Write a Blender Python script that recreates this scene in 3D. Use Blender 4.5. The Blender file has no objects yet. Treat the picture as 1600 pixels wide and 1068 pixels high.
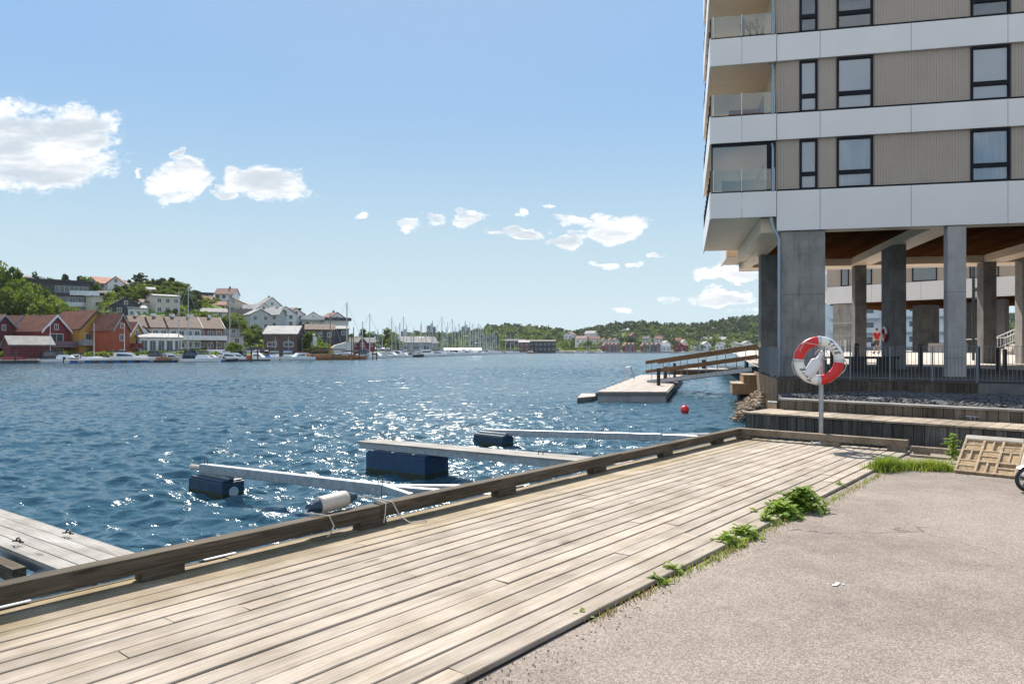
import bpy, bmesh, math, random
import numpy as np
from mathutils import Vector, Matrix
R = math.radians
rng = random.Random(7)
sc = bpy.context.scene
COL = sc.collection
FPX, HZ, EYE, WZ = 1120.0, 546.0, 1.5, -1.0      # focal length in photo pixels, horizon row, eye height, water level

def P(px, py, Y): return Vector(((px-800)/FPX*Y, Y, EYE-(py-HZ)/FPX*Y))
def G(px, py, z=0.0):
    Y = (EYE-z)*FPX/(py-HZ); return Vector(((px-800)/FPX*Y, Y, z))

# ------------------------------------------------------------------ mesh helpers
OFF = {}
class MB:
    def __init__(s): s.v = []; s.f = []
    def add(s, vs, fs, M=None):
        b = len(s.v)
        s.v += [tuple(M @ Vector(v)) if M else tuple(v) for v in vs]
        s.f += [tuple(i+b for i in f) for f in fs]
        return s
    def box(s, x0, x1, y0, y1, z0, z1, M=None):
        return s.add([(x0,y0,z0),(x1,y0,z0),(x1,y1,z0),(x0,y1,z0),(x0,y0,z1),(x1,y0,z1),(x1,y1,z1),(x0,y1,z1)],
                     [(3,2,1,0),(4,5,6,7),(0,1,5,4),(1,2,6,5),(2,3,7,6),(3,0,4,7)], M)
    def beam(s, p, q, w, h, up=(0,0,1)):
        p = Vector(p); q = Vector(q); d = (q-p).normalized(); u = Vector(up)
        r = d.cross(u).normalized()*w/2; u = r.cross(d).normalized()*h/2
        return s.add([p-r-u, p+r-u, q+r-u, q-r-u, p-r+u, p+r+u, q+r+u, q-r+u],
                     [(3,2,1,0),(4,5,6,7),(0,1,5,4),(1,2,6,5),(2,3,7,6),(3,0,4,7)])
    def tube(s, pts, r, n=8, r2=None, cap=True):
        pts = [Vector(p) for p in pts]; vs = []; fs = []; m = len(pts); last = None
        for i, p in enumerate(pts):
            d = (pts[min(i+1,m-1)]-pts[max(i-1,0)]).normalized()
            if last is None:
                a = d.cross(Vector((0,0,1)) if abs(d.z) < .9 else Vector((1,0,0))).normalized()
            else:
                a = (last-d*last.dot(d)).normalized()
            last = a; b = d.cross(a)
            rr = r if r2 is None else r+(r2-r)*i/(m-1)
            for k in range(n):
                t = 2*math.pi*k/n; vs.append(p+(a*math.cos(t)+b*math.sin(t))*rr)
        for i in range(m-1):
            for k in range(n):
                k2 = (k+1) % n; fs.append((i*n+k, i*n+k2, (i+1)*n+k2, (i+1)*n+k))
        if cap: fs += [tuple(range(n))[::-1], tuple(range((m-1)*n, m*n))]
        return s.add(vs, fs)
    def prism(s, loop, off, M=None):
        n = len(loop); o = Vector(off)
        vs = [Vector(p) for p in loop]; vs += [p+o for p in vs]
        fs = [tuple(range(n))[::-1], tuple(range(n, 2*n))]+[(i, (i+1) % n, n+(i+1) % n, n+i) for i in range(n)]
        return s.add(vs, fs, M)
    def lathe(s, prof, n=20, M=None):
        vs = []; fs = []; m = len(prof)
        for r, z in prof:
            for k in range(n):
                t = 2*math.pi*k/n; vs.append((r*math.cos(t), r*math.sin(t), z))
        for i in range(m-1):
            for k in range(n):
                k2 = (k+1) % n; fs.append((i*n+k, i*n+k2, (i+1)*n+k2, (i+1)*n+k))
        fs += [tuple(range(n))[::-1], tuple(range((m-1)*n, m*n))]
        return s.add(vs, fs, M)
    def ball(s, c, r, n=14, sc=(1,1,1)):
        prof = [(max(r*math.sin(math.pi*i/n), 1e-4), -r*math.cos(math.pi*i/n)) for i in range(n+1)]
        return s.lathe(prof, n+4, Matrix.Translation(Vector(c)) @ Matrix.Diagonal((sc[0], sc[1], sc[2], 1)))
    def torus(s, Rm, r, n=48, m=14, M=None, a0=0.0, a1=None, k=1.0):
        full = a1 is None; a1 = 2*math.pi if full else a1
        vs = []; fs = []; cnt = n if full else n+1
        for i in range(cnt):
            t = a0+(a1-a0)*i/n
            for j in range(m):
                q = 2*math.pi*j/m; rr = Rm+r*math.cos(q)
                vs.append((rr*math.cos(t), r*k*math.sin(q), rr*math.sin(t)))   # ring in the local XZ plane
        for i in range(n):
            i2 = (i+1) % n if full else i+1
            for j in range(m):
                j2 = (j+1) % m; fs.append((i*m+j, i*m+j2, i2*m+j2, i2*m+j))
        return s.add(vs, fs, M)
    def build(s, name, mat, parent=None, smooth=False, bevel=0.0, origin=None, recalc=True):
        o = Vector(origin) if origin is not None else Vector((0,0,0))
        root = parent
        while root is not None and root.parent is not None: root = root.parent
        shift = OFF.get(root.name, Vector((0,0,0))) if root is not None else o
        me = bpy.data.meshes.new(name)
        me.from_pydata([tuple(Vector(v)-shift) for v in s.v], [], s.f)
        if recalc:
            bm = bmesh.new(); bm.from_mesh(me); bmesh.ops.recalc_face_normals(bm, faces=bm.faces); bm.to_mesh(me); bm.free()
        if smooth:
            me.polygons.foreach_set('use_smooth', [True]*len(me.polygons))
        me.materials.append(mat); me.update()
        ob = bpy.data.objects.new(name, me); COL.objects.link(ob)
        if parent is not None: ob.parent = parent
        else: ob.location = o
        if bevel:
            b = ob.modifiers.new('bevel', 'BEVEL'); b.width = bevel; b.segments = 2; b.limit_method = 'ANGLE'
        return ob

def tag(o, label, cat, group=None):
    o['label'] = label; o['category'] = cat
    if group: o['group'] = group
    return o
def thing(name, label, cat, loc=(0,0,0), rz=0.0, group=None, world=False):
    o = bpy.data.objects.new(name, None); COL.objects.link(o)
    o.location = loc; o.rotation_euler = (0,0,rz); o.empty_display_size = .2
    if world: OFF[o.name] = Vector(loc)
    return tag(o, label, cat, group)
def struct(o, kind='structure'): o['kind'] = kind; return o
def dup(root, loc, rz=0.0, scale=1.0, label=None, group=None):
    def cp(o, par):
        c = o.copy(); COL.objects.link(c)
        if par is not None: c.parent = par
        for ch in kids.get(o.name, []): cp(ch, c)
        return c
    kids = {}
    def walk(o):
        kids[o.name] = list(o.children)
        for c in o.children: walk(c)
    walk(root)
    r = cp(root, None); r.location = loc; r.rotation_euler = (0,0,rz)
    r.scale = (scale,)*3 if not hasattr(scale, '__len__') else scale
    if label: r['label'] = label
    if group: r['group'] = group
    return r

# ------------------------------------------------------------------ materials
class NT:
    def __init__(s, tree): s.t = tree; s.n = tree.nodes; s.l = tree.links
    def new(s, typ, **kw):
        n = s.n.new(typ)
        for k, v in kw.items(): setattr(n, k, v)
        return n
    def put(s, sock, v):
        if isinstance(v, bpy.types.NodeSocket): s.l.new(v, sock)
        elif v is not None: sock.default_value = v
    def math(s, op, a, b=None, c=None, clamp=False):
        n = s.new('ShaderNodeMath', operation=op, use_clamp=clamp)
        s.put(n.inputs[0], a)
        if b is not None: s.put(n.inputs[1], b)
        if c is not None: s.put(n.inputs[2], c)
        return n.outputs[0]
    def mix(s, f, a, b, blend='MIX'):
        n = s.new('ShaderNodeMix', data_type='RGBA', blend_type=blend)
        s.put(n.inputs[0], f); s.put(n.inputs[6], a); s.put(n.inputs[7], b)
        return n.outputs[2]
    def noise(s, vec, scale, detail=4, rough=.55, dist=0.0):
        n = s.new('ShaderNodeTexNoise'); s.put(n.inputs['Vector'], vec)
        n.inputs['Scale'].default_value = scale; n.inputs['Detail'].default_value = detail
        n.inputs['Roughness'].default_value = rough; n.inputs['Distortion'].default_value = dist
        return n.outputs['Fac']
    def ramp(s, f, a, b, lo=0.0, hi=1.0, smooth=True):
        n = s.new('ShaderNodeMapRange', interpolation_type='SMOOTHSTEP' if smooth else 'LINEAR')
        s.put(n.inputs[0], f); n.inputs[1].default_value = a; n.inputs[2].default_value = b
        n.inputs[3].default_value = lo; n.inputs[4].default_value = hi
        return n.outputs[0]
    def mapping(s, vec, scale=(1,1,1), loc=(0,0,0), rot=(0,0,0)):
        n = s.new('ShaderNodeMapping'); s.put(n.inputs[0], vec)
        n.inputs['Scale'].default_value = scale; n.inputs['Location'].default_value = loc; n.inputs['Rotation'].default_value = rot
        return n.outputs[0]
    def bump(s, h, strength=.3, dist=.02, normal=None):
        n = s.new('ShaderNodeBump'); s.put(n.inputs['Height'], h)
        n.inputs['Strength'].default_value = strength; n.inputs['Distance'].default_value = dist
        if normal is not None: s.put(n.inputs['Normal'], normal)
        return n.outputs[0]
def C(c): return (c[0], c[1], c[2], 1.0)
def newmat(name):
    m = bpy.data.materials.new(name); m.use_nodes = True
    t = NT(m.node_tree); b = m.node_tree.nodes['Principled BSDF']
    return m, t, b
MATS = {}
def pm(name, c1, c2=None, scale=3.0, rough=.6, metal=0.0, bump=0.0, bscale=None, stretch=(1,1,1), island=.0, spec=.5, detail=5):
    if name in MATS: return MATS[name]
    m, t, b = newmat(name)
    c2 = c2 or tuple(x*.78 for x in c1)
    vec = t.mapping(t.new('ShaderNodeTexCoord').outputs['Object'], stretch)
    f = t.ramp(t.noise(vec, scale, detail), .3, .7)
    col = t.mix(f, C(c1), C(c2))
    if island:
        rnd = t.new('ShaderNodeNewGeometry').outputs['Random Per Island']
        col = t.mix(1.0, col, t.mix(rnd, C((1-island,)*3), C((1+island*.6,)*3)), 'MULTIPLY')
    t.put(b.inputs['Base Color'], col); b.inputs['Roughness'].default_value = rough
    b.inputs['Metallic'].default_value = metal; b.inputs['Specular IOR Level'].default_value = spec
    if bump: t.put(b.inputs['Normal'], t.bump(t.noise(vec, bscale or scale*6, 4), bump, .01))
    MATS[name] = m; return m
def wood(name, light, dark, axis=0, rough=.75, island=.25, moss=None, knots=True, bump=.35):
    if name in MATS: return MATS[name]
    m, t, b = newmat(name)
    rnd = t.new('ShaderNodeNewGeometry').outputs['Random Per Island']
    oc = t.new('ShaderNodeTexCoord').outputs['Object']
    comb = t.new('ShaderNodeCombineXYZ'); t.put(comb.inputs[0], t.math('MULTIPLY', rnd, 37.0)); t.put(comb.inputs[1], t.math('MULTIPLY', rnd, 91.0))
    add = t.new('ShaderNodeVectorMath', operation='ADD'); t.put(add.inputs[0], oc); t.put(add.inputs[1], comb.outputs[0])
    st = [22.0, 22.0, 22.0]; st[axis] = .9
    g = t.noise(t.mapping(add.outputs[0], tuple(st)), 2.2, 6, .65, .6)
    stf = [150.0]*3; stf[axis] = 2.6
    fine = t.noise(t.mapping(add.outputs[0], tuple(stf)), 1.0, 4, .7, .2)
    stain = t.noise(oc, 1.7, 6, .62)
    st2 = [5.0, 5.0, 5.0]; st2[axis] = .8
    big = t.noise(t.mapping(add.outputs[0], tuple(st2)), 1.3, 4, .6, .3)
    col = t.mix(t.ramp(g, .34, .72), C(light), C(dark))
    col = t.mix(t.ramp(big, .42, .75, 0, .65), col, C(tuple(x*.62 for x in dark)))
    col = t.mix(t.ramp(fine, .48, .70, 0, .5), col, C(tuple(x*.55 for x in dark)))
    col = t.mix(t.ramp(stain, .38, .68, 0, .8), col, t.mix(1.0, col, C((.66,.63,.58)), 'MULTIPLY'))
    if knots:
        st3 = [7.0, 7.0, 7.0]; st3[axis] = 2.0
        vo = t.new('ShaderNodeTexVoronoi'); t.put(vo.inputs['Vector'], t.mapping(add.outputs[0], tuple(st3))); vo.inputs['Scale'].default_value = .55
        k = t.ramp(vo.outputs['Distance'], .03, .13, 1, 0)
        col = t.mix(t.math('MULTIPLY', k, .85), col, C(tuple(x*.35 for x in dark)))
    col = t.mix(1.0, col, t.mix(rnd, C((1-island,)*3), C((1+island*.5, 1+island*.47, 1+island*.42))), 'MULTIPLY')
    if moss:
        sep = t.new('ShaderNodeSeparateXYZ'); t.put(sep.inputs[0], oc)
        f = t.ramp(sep.outputs[1], moss[0], moss[1])
        f = t.math('MULTIPLY', f, t.ramp(t.noise(oc, 2.5, 5), .3, .6, .45, 1.0))
        col = t.mix(t.math('MULTIPLY', f, moss[2]), col, t.mix(1.0, col, C(moss[3]), 'MULTIPLY'))
    t.put(b.inputs['Base Color'], col); b.inputs['Roughness'].default_value = rough
    b.inputs['Specular IOR Level'].default_value = .3
    t.put(b.inputs['Normal'], t.bump(t.math('ADD', g, t.math('MULTIPLY', fine, .7)), bump, .006))
    MATS[name] = m; return m
def leaf(name, c1, c2, trans=.35):
    if name in MATS: return MATS[name]
    m, t, b = newmat(name)
    a = t.new('ShaderNodeAttribute', attribute_name='tone').outputs['Fac']
    oi = t.new('ShaderNodeObjectInfo').outputs['Random']
    rnd = t.new('ShaderNodeNewGeometry').outputs['Random Per Island']
    f = t.math('ADD', t.math('MULTIPLY', a, .55), t.math('MULTIPLY', rnd, .45))
    col = t.mix(f, C(c1), C(c2))
    col = t.mix(1.0, col, t.mix(oi, C((.78,.80,.8)), C((1.22,1.16,1.05))), 'MULTIPLY')
    t.put(b.inputs['Base Color'], col); b.inputs['Roughness'].default_value = .65; b.inputs['Specular IOR Level'].default_value = .25
    tr = t.new('ShaderNodeBsdfTranslucent'); t.put(tr.inputs[0], t.mix(1.0, col, C((1.25,1.35,.6)), 'MULTIPLY'))
    mx = t.new('ShaderNodeMixShader'); mx.inputs[0].default_value = trans
    out = m.node_tree.nodes['Material Output']
    t.l.new(b.outputs[0], mx.inputs[1]); t.l.new(tr.outputs[0], mx.inputs[2]); t.l.new(mx.outputs[0], out.inputs[0])
    MATS[name] = m; return m
def glassy(name, tint=(.8,.88,.9), refl=.12, rough=.02, dark=.0):
    if name in MATS: return MATS[name]
    m, t, b = newmat(name)
    fr = t.new('ShaderNodeFresnel'); fr.inputs[0].default_value = 1.5
    tr = t.new('ShaderNodeBsdfTransparent'); tr.inputs[0].default_value = C(tint)
    gl = t.new('ShaderNodeBsdfGlossy'); gl.inputs['Roughness'].default_value = rough
    mx = t.new('ShaderNodeMixShader'); t.put(mx.inputs[0], t.math('ADD', fr.outputs[0], refl, clamp=True))
    t.l.new(tr.outputs[0], mx.inputs[1]); t.l.new(gl.outputs[0], mx.inputs[2])
    t.l.new(mx.outputs[0], m.node_tree.nodes['Material Output'].inputs[0])
    MATS[name] = m; return m

# ------------------------------------------------------------------ camera, sun, sky
cam = bpy.data.cameras.new('camera'); camo = bpy.data.objects.new('camera', cam); COL.objects.link(camo)
cam.sensor_width = 36; cam.lens = FPX/1600*36; cam.shift_y = 12/1600; cam.clip_start = .05; cam.clip_end = 8000
camo.location = (0,0,EYE); camo.rotation_euler = (R(90),0,0); sc.camera = camo

SKY_SAT, SKY_POW, SKY_K = 1.03, -.84, 2.4
SUN_EL, SUN_AZ = R(48), R(-7)
svec = Vector((math.sin(SUN_AZ)*math.cos(SUN_EL), math.cos(SUN_AZ)*math.cos(SUN_EL), math.sin(SUN_EL)))
sl = bpy.data.lights.new('sun', 'SUN'); sl.energy = 4.6; sl.angle = R(.53); sl.color = (1.0, .93, .82)
so = bpy.data.objects.new('sun', sl); COL.objects.link(so); so.location = (0,0,60); so.rotation_euler = svec.to_track_quat('Z','Y').to_euler()

w = bpy.data.worlds.new('World'); sc.world = w; w.use_nodes = True
t = NT(w.node_tree); bg = w.node_tree.nodes['Background']; wout = w.node_tree.nodes['World Output']
sky = t.new('ShaderNodeTexSky', sky_type='NISHITA', sun_disc=False, sun_elevation=SUN_EL, sun_rotation=SUN_AZ, altitude=0, air_density=1.0, dust_density=.35, ozone_density=1.6)
bw = t.new('ShaderNodeRGBToBW'); t.put(bw.inputs[0], sky.outputs[0])
hs = t.new('ShaderNodeHueSaturation'); hs.inputs['Saturation'].default_value = SKY_SAT; t.put(hs.inputs['Color'], sky.outputs[0])
soft = t.math('MULTIPLY', t.math('POWER', t.math('MAXIMUM', bw.outputs[0], .05), SKY_POW), SKY_K)   # evens the glare round the sun
skc = t.new('ShaderNodeVectorMath', operation='SCALE'); t.put(skc.inputs[0], hs.outputs[0]); t.put(skc.inputs['Scale'], soft)
el = t.new('ShaderNodeSeparateXYZ'); t.put(el.inputs[0], t.new('ShaderNodeTexCoord').outputs['Generated'])
skt = t.mix(1.0, skc.outputs[0], C((.88,1.0,1.0)), 'MULTIPLY')
hz = t.mix(t.ramp(el.outputs[2], -.02, .36, .95, .04), skt, C((3.85,4.75,5.3)))       # pale air towards the horizon
t.put(bg.inputs[0], hz); bg.inputs[1].default_value = .1
# clouds: cumulus by direction, ragged with fractal noise
dirv = t.new('ShaderNodeTexCoord').outputs['Generated']
sp = t.new('ShaderNodeSeparateXYZ'); t.put(sp.inputs[0], dirv)
yy = t.math('MAXIMUM', sp.outputs[1], .02)
cu = t.math('DIVIDE', sp.outputs[0], yy); cv = t.math('DIVIDE', sp.outputs[2], yy)
cb = t.new('ShaderNodeCombineXYZ'); t.put(cb.inputs[0], cu); t.put(cb.inputs[1], t.math('MULTIPLY', cv, 1.7))
n1 = t.noise(cb.outputs[0], 30, 12, .62, .35)
n2 = t.noise(t.mapping(cb.outputs[0], loc=(3,1,0)), 95, 8, .6, .2)
wn = t.new('ShaderNodeTexNoise'); t.put(wn.inputs['Vector'], cb.outputs[0]); wn.inputs['Scale'].default_value = 17; wn.inputs['Detail'].default_value = 7; wn.inputs['Roughness'].default_value = .6
wsp = t.new('ShaderNodeSeparateColor'); t.put(wsp.inputs[0], wn.outputs['Color'])
cu0, cv0 = cu, cv
cu = t.math('ADD', cu, t.math('MULTIPLY', t.math('SUBTRACT', wsp.outputs[0], .5), .085))
cv = t.math('ADD', cv, t.math('MULTIPLY', t.math('SUBTRACT', wsp.outputs[1], .5), .050))
cl = [(-60,228,215,82,1),(60,250,135,52,1),(120,205,70,50,1),(285,280,52,36,1),(283,240,14,8,.8),(222,270,10,8,.7),(350,300,22,13,.8),(420,286,68,30,1),(455,300,36,18,.9),(370,266,22,12,.8),
      (560,336,20,10,.7),(640,352,22,12,.7),(672,342,26,10,.6),(733,342,30,14,.9),(815,364,48,12,.85),(770,364,20,6,.6),(885,374,38,12,.85),(812,333,17,6,.55),(868,329,11,8,.6),(905,345,44,9,.75),(945,340,22,14,.8),(965,358,58,22,1),(900,360,24,6,.6),
      (940,412,20,8,.8),(985,408,24,6,.6),(1027,404,17,7,.8),(1140,428,62,15,.95),(1130,461,66,15,.9),(1045,470,28,7,.55),(970,486,14,5,.5),(1180,485,60,8,.4),(1290,428,80,20,.8)]
acc = None
for x, y, rx, ry, k in cl:
    a = t.math('MULTIPLY', t.math('SUBTRACT', cu, (x-800)/FPX), FPX/rx)
    b = t.math('MULTIPLY', t.math('SUBTRACT', cv, (HZ-y)/FPX), FPX/ry)
    q = t.math('SUBTRACT', k, t.math('ADD', t.math('MULTIPLY', a, a), t.math('MULTIPLY', b, b)))
    acc = q if acc is None else t.math('MAXIMUM', acc, q)
acc = t.math('MAXIMUM', acc, -1.5)
dens = t.math('ADD', t.math('ADD', t.math('MULTIPLY', acc, 1.7), t.math('MULTIPLY', t.math('SUBTRACT', n1, .5), 3.2)), t.math('MULTIPLY', t.math('SUBTRACT', n2, .5), 1.6))
mask = t.ramp(dens, -.10, 1.15)
front = t.ramp(sp.outputs[1], .02, .08)
mask = t.math('MULTIPLY', mask, front)
rear = t.math('MULTIPLY', t.ramp(t.noise(t.mapping(dirv, (1,1,2.2)), 2.2, 8, .6), .44, .60), t.ramp(sp.outputs[1], -.05, -.25))
mask = t.math('MAXIMUM', mask, t.math('MULTIPLY', rear, t.ramp(sp.outputs[2], .0, .06)))        # unseen clouds added behind the camera to lift and neutralise the ambient light
shade = t.math('MULTIPLY', t.ramp(t.noise(t.mapping(cb.outputs[0], (1,2.2,1), (7,2,0)), 7.5, 6, .55), .36, .62), t.ramp(acc, .15, .7))
ccol = t.mix(shade, C((1.0,1.0,1.0)), C((.56,.63,.70)))
bgc = t.new('ShaderNodeBackground'); t.put(bgc.inputs[0], ccol); bgc.inputs[1].default_value = .66
mxw = t.new('ShaderNodeMixShader'); t.put(mxw.inputs[0], mask)
t.l.new(bg.outputs[0], mxw.inputs[1]); t.l.new(bgc.outputs[0], mxw.inputs[2]); t.l.new(mxw.outputs[0], wout.inputs[0])

vs = sc.view_settings; vs.view_transform = 'Standard'; vs.look = 'None'; vs.gamma = 1; vs.exposure = .8
sc.render.engine = 'CYCLES'; cy = sc.cycles
cy.max_bounces = 7; cy.diffuse_bounces = 3; cy.glossy_bounces = 3; cy.transmission_bounces = 4; cy.transparent_max_bounces = 10
cy.sample_clamp_indirect = 4.0; cy.sample_clamp_direct = 14.0; cy.caustics_reflective = False; cy.caustics_refractive = False
# ------------------------------------------------------------------ shared materials
DA = math.atan2(.7676, .641)
du = Vector((math.cos(DA), math.sin(DA), 0)); dw = Vector((-math.sin(DA), math.cos(DA), 0))
def U(u, y, z=0.0): return du*u+dw*y+Vector((0,0,z))
M_deck = wood('deck_wood', (.48,.41,.34), (.36,.30,.235), 0, .8, .16, moss=(.45, 1.2, .9, (.60,.53,.30)), bump=.5)
M_curb = wood('curb_wood', (.18,.145,.10), (.06,.047,.032), 0, .85, .3, bump=.7)
M_curby = wood('curb_wood_warm', (.36,.29,.215), (.19,.145,.10), 0, .8, .2)
M_dark = pm('dark_timber', (.05,.042,.035), (.03,.026,.022), 4, .9)
M_pier = wood('pier_wood', (.40,.38,.35), (.27,.255,.235), 0, .8, .12, bump=.3)
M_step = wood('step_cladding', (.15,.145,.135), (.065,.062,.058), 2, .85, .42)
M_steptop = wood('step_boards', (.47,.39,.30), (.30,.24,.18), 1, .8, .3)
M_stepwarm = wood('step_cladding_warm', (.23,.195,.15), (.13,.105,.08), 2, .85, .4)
M_galv = pm('galvanised_steel', (.42,.44,.46), (.30,.32,.345), 9, .42, .75, .12, 60)
M_alu = pm('brushed_aluminium', (.62,.63,.64), (.5,.51,.53), 5, .35, .8)
M_iron = pm('black_iron', (.035,.035,.038), (.06,.045,.035), 20, .55, .5)
M_blue = pm('blue_float_plastic', (.012,.05,.12), (.01,.035,.08), 5, .42, 0, .08)
M_navy = pm('dark_blue_float_plastic', (.014,.045,.085), (.01,.032,.06), 5, .42, 0, .08)
M_white = pm('white_paint', (.78,.78,.76), (.70,.70,.68), 3, .45)
M_rope = pm('rope', (.62,.58,.50), (.42,.38,.32), 60, .9)
M_cream = pm('cream_vinyl', (.52,.46,.38), (.44,.385,.31), 4, .45)
M_plate = pm('zinc_plate', (.62,.65,.70), (.50,.53,.58), 8, .4, .5)
M_rubber = pm('black_rubber', (.02,.02,.021), (.03,.03,.03), 12, .7)
M_red = pm('red_vinyl', (.62,.02,.025), (.52,.015,.02), 4, .38)
M_wring = pm('white_vinyl', (.80,.80,.78), (.72,.72,.69), 5, .42)
M_ink = pm('black_print', (.02,.02,.025), (.03,.03,.03), 5, .6)
M_conc = None

# ------------------------------------------------------------------ water
def water():
    ys = [2.2]
    while ys[-1] < 170: ys.append(ys[-1]*1.0031+.001)
    while ys[-1] < 1500: ys.append(ys[-1]*1.05)
    ys = np.array(ys); nx = 820
    us = np.concatenate([np.linspace(-2.4,-.8,40)[:-1], np.linspace(-.8,.62,nx), np.linspace(.62,1.6,24)[1:]])
    Y, Uu = np.meshgrid(ys, us, indexing='ij'); X = Y*Uu
    Z = np.zeros_like(X); rs = np.random.RandomState(3)
    for lam, amp, n in ((4.2,.013,5), (2.3,.013,8), (1.25,.0135,10), (.68,.0115,12), (.38,.0078,14), (.23,.0042,14)):
        fade = np.clip(1.6-Y*.0031/(lam*.5), 0, 1)
        for i in range(n):
            th = R(-90+rs.normal(0, 30)); l = lam*rs.uniform(.75,1.3); k = 2*math.pi/l; ph = rs.uniform(0, 6.28)
            s = np.sin(k*(X*math.cos(th)+Y*math.sin(th))+ph+.7*np.sin(.23*k*(X*math.sin(th)-Y*math.cos(th))+ph*3))
            Z += fade*amp/math.sqrt(n)*1.55*(np.exp(s)-1.27)/.83
    gust = .75+.35*np.sin(X*.11+1.3+np.sin(Y*.07))*np.sin(Y*.09+.5)
    Z = WZ+Z*gust*.8
    me = bpy.data.meshes.new('water'); nr, ncol = X.shape
    co = np.stack([X, Y, Z], -1).reshape(-1, 3).astype(np.float32)
    idx = np.arange(nr*ncol).reshape(nr, ncol)
    q = np.stack([idx[:-1,:-1], idx[:-1,1:], idx[1:,1:], idx[1:,:-1]], -1).reshape(-1, 4)
    me.vertices.add(len(co)); me.vertices.foreach_set('co', co.ravel())
    me.loops.add(q.size); me.loops.foreach_set('vertex_index', q.ravel().astype(np.int32))
    me.polygons.add(len(q)); me.polygons.foreach_set('loop_start', np.arange(0, q.size, 4, dtype=np.int32))
    me.update(calc_edges=True); me.polygons.foreach_set('use_smooth', [True]*len(q))
    m, t, b = newmat('sea_water')
    b.inputs['IOR'].default_value = 1.333
    oc = t.new('ShaderNodeTexCoord').outputs['Object']
    b.inputs['Base Color'].default_value = (.030,.080,.112,1); b.inputs['Specular Tint'].default_value = (.78,.93,1,1)
    v1 = t.mapping(oc, (.8,1.5,1), rot=(0,0,R(6)))
    h1 = t.noise(v1, 2.6, 3, .6, .5); h2 = t.noise(v1, 9.0, 3, .6, .3); h3 = t.noise(t.mapping(oc, (.6,1.3,1), rot=(0,0,R(-9))), .85, 2, .5, .4)
    h = t.math('ADD', t.math('ADD', t.math('MULTIPLY', h1, .055), t.math('MULTIPLY', h2, .014)), t.math('MULTIPLY', h3, .10))
    t.put(b.inputs['Normal'], t.bump(h, 1.0, 1.0))
    sy = t.new('ShaderNodeSeparateXYZ'); t.put(sy.inputs[0], oc); t.put(b.inputs['Roughness'], t.ramp(sy.outputs[1], 30, 300, .10, .17))
    me.materials.append(m)
    o = bpy.data.objects.new('water', me); COL.objects.link(o); struct(o)
water()

# ------------------------------------------------------------------ asphalt yard
def asphalt():
    m, t, b = newmat('weathered_asphalt')
    oc = t.new('ShaderNodeTexCoord').outputs['Object']
    n1 = t.noise(oc, .55, 6, .62); n2 = t.noise(oc, 150, 2, .6); n3 = t.noise(oc, 2.6, 6, .7)
    vo = t.new('ShaderNodeTexVoronoi'); t.put(vo.inputs['Vector'], oc); vo.inputs['Scale'].default_value = 130
    sepc = t.new('ShaderNodeSeparateColor'); t.put(sepc.inputs[0], vo.outputs['Color'])
    col = t.mix(t.ramp(n1, .35, .65), C((.275,.228,.194)), C((.20,.166,.141)))
    col = t.mix(t.ramp(n3, .35, .7, 0, .45), col, C((.345,.29,.248)))
    stone = t.mix(t.ramp(sepc.outputs[0], .15, .95), C((.68,.68,.68)), C((1.24,1.235,1.23)))
    col = t.mix(1.0, col, stone, 'MULTIPLY')
    col = t.mix(t.ramp(n2, .58, .67, 0, .7), col, C((.12,.10,.09)))
    ve = t.new('ShaderNodeTexVoronoi', feature='DISTANCE_TO_EDGE'); ve.inputs['Scale'].default_value = .42
    wv = t.new('ShaderNodeVectorMath', operation='ADD'); nz = t.new('ShaderNodeTexNoise'); t.put(nz.inputs['Vector'], oc); nz.inputs['Scale'].default_value = 1.6; nz.inputs['Detail'].default_value = 6
    t.put(wv.inputs[0], oc); t.put(wv.inputs[1], nz.outputs['Color']); t.put(ve.inputs['Vector'], wv.outputs[0])
    crack = t.math('MULTIPLY', t.ramp(ve.outputs[0], .0025, .007, 1, 0), t.ramp(t.noise(oc, .5, 2), .5, .62))
    col = t.mix(t.math('MULTIPLY', crack, .7), col, C((.07,.06,.055)))
    t.put(b.inputs['Base Color'], col); b.inputs['Roughness'].default_value = .9; b.inputs['Specular IOR Level'].default_value = .25
    hh = t.math('ADD', t.math('MULTIPLY', vo.outputs['Distance'], -.5), t.math('SUBTRACT', t.math('MULTIPLY', n2, .7), crack))
    t.put(b.inputs['Normal'], t.bump(hh, .45, .005))
    # sheet in deck coordinates, gently uneven, with a ragged edge along the deck
    us = [(-14+.16*i) for i in range(190)]; ysn = [2.33-.004*0]+[2.2-.25*i for i in range(60)]
    vs = []; fs = []
    from mathutils import noise as nz3
    for iu, u in enumerate(us):
        for j, y in enumerate(ysn):
            z = -.03+.012*nz3.noise((u*.6, y*.6, 0))+(.0 if j else -.03)
            if j == 0: y += .0
            if j == 1: y = 2.272+.022*nz3.noise((u*2.5, 1.7, 0))+.03*nz3.noise((u*.7, 4.7, 0))
            z += min(max((6.5-u)*.012, -.02), .05) if False else 0
            vs.append(U(u, y, z))
    n = len(ysn)
    for i in range(len(us)-1):
        for j in range(n-1): fs.append((i*n+j, i*n+j+1, (i+1)*n+j+1, (i+1)*n+j))
    o = MB().add(vs, fs).build('asphalt', m, smooth=True); struct(o)
    # quay land far right and behind, a little lower, so the yard does not end in water
    mb = MB(); mb.box(-60,60,-60,2.1,-2.5,-.12, Matrix.Rotation(DA,4,'Z')); q = mb.build('quay_ground', m); struct(q)
    q.scale = (1,1,1)
    d = MB(); c = G(1310, 914, -.03)
    for k in range(7):
        a = rng.uniform(0, 6.28); rr = rng.uniform(0,.05)
        d.ball((c.x+rr*math.cos(a)*1.6, c.y+rr*math.sin(a), -.024), rng.uniform(.004,.013), 6, (1.3,1,.18))
    d.build('dropping', M_white, thing_drop(c))
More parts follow.
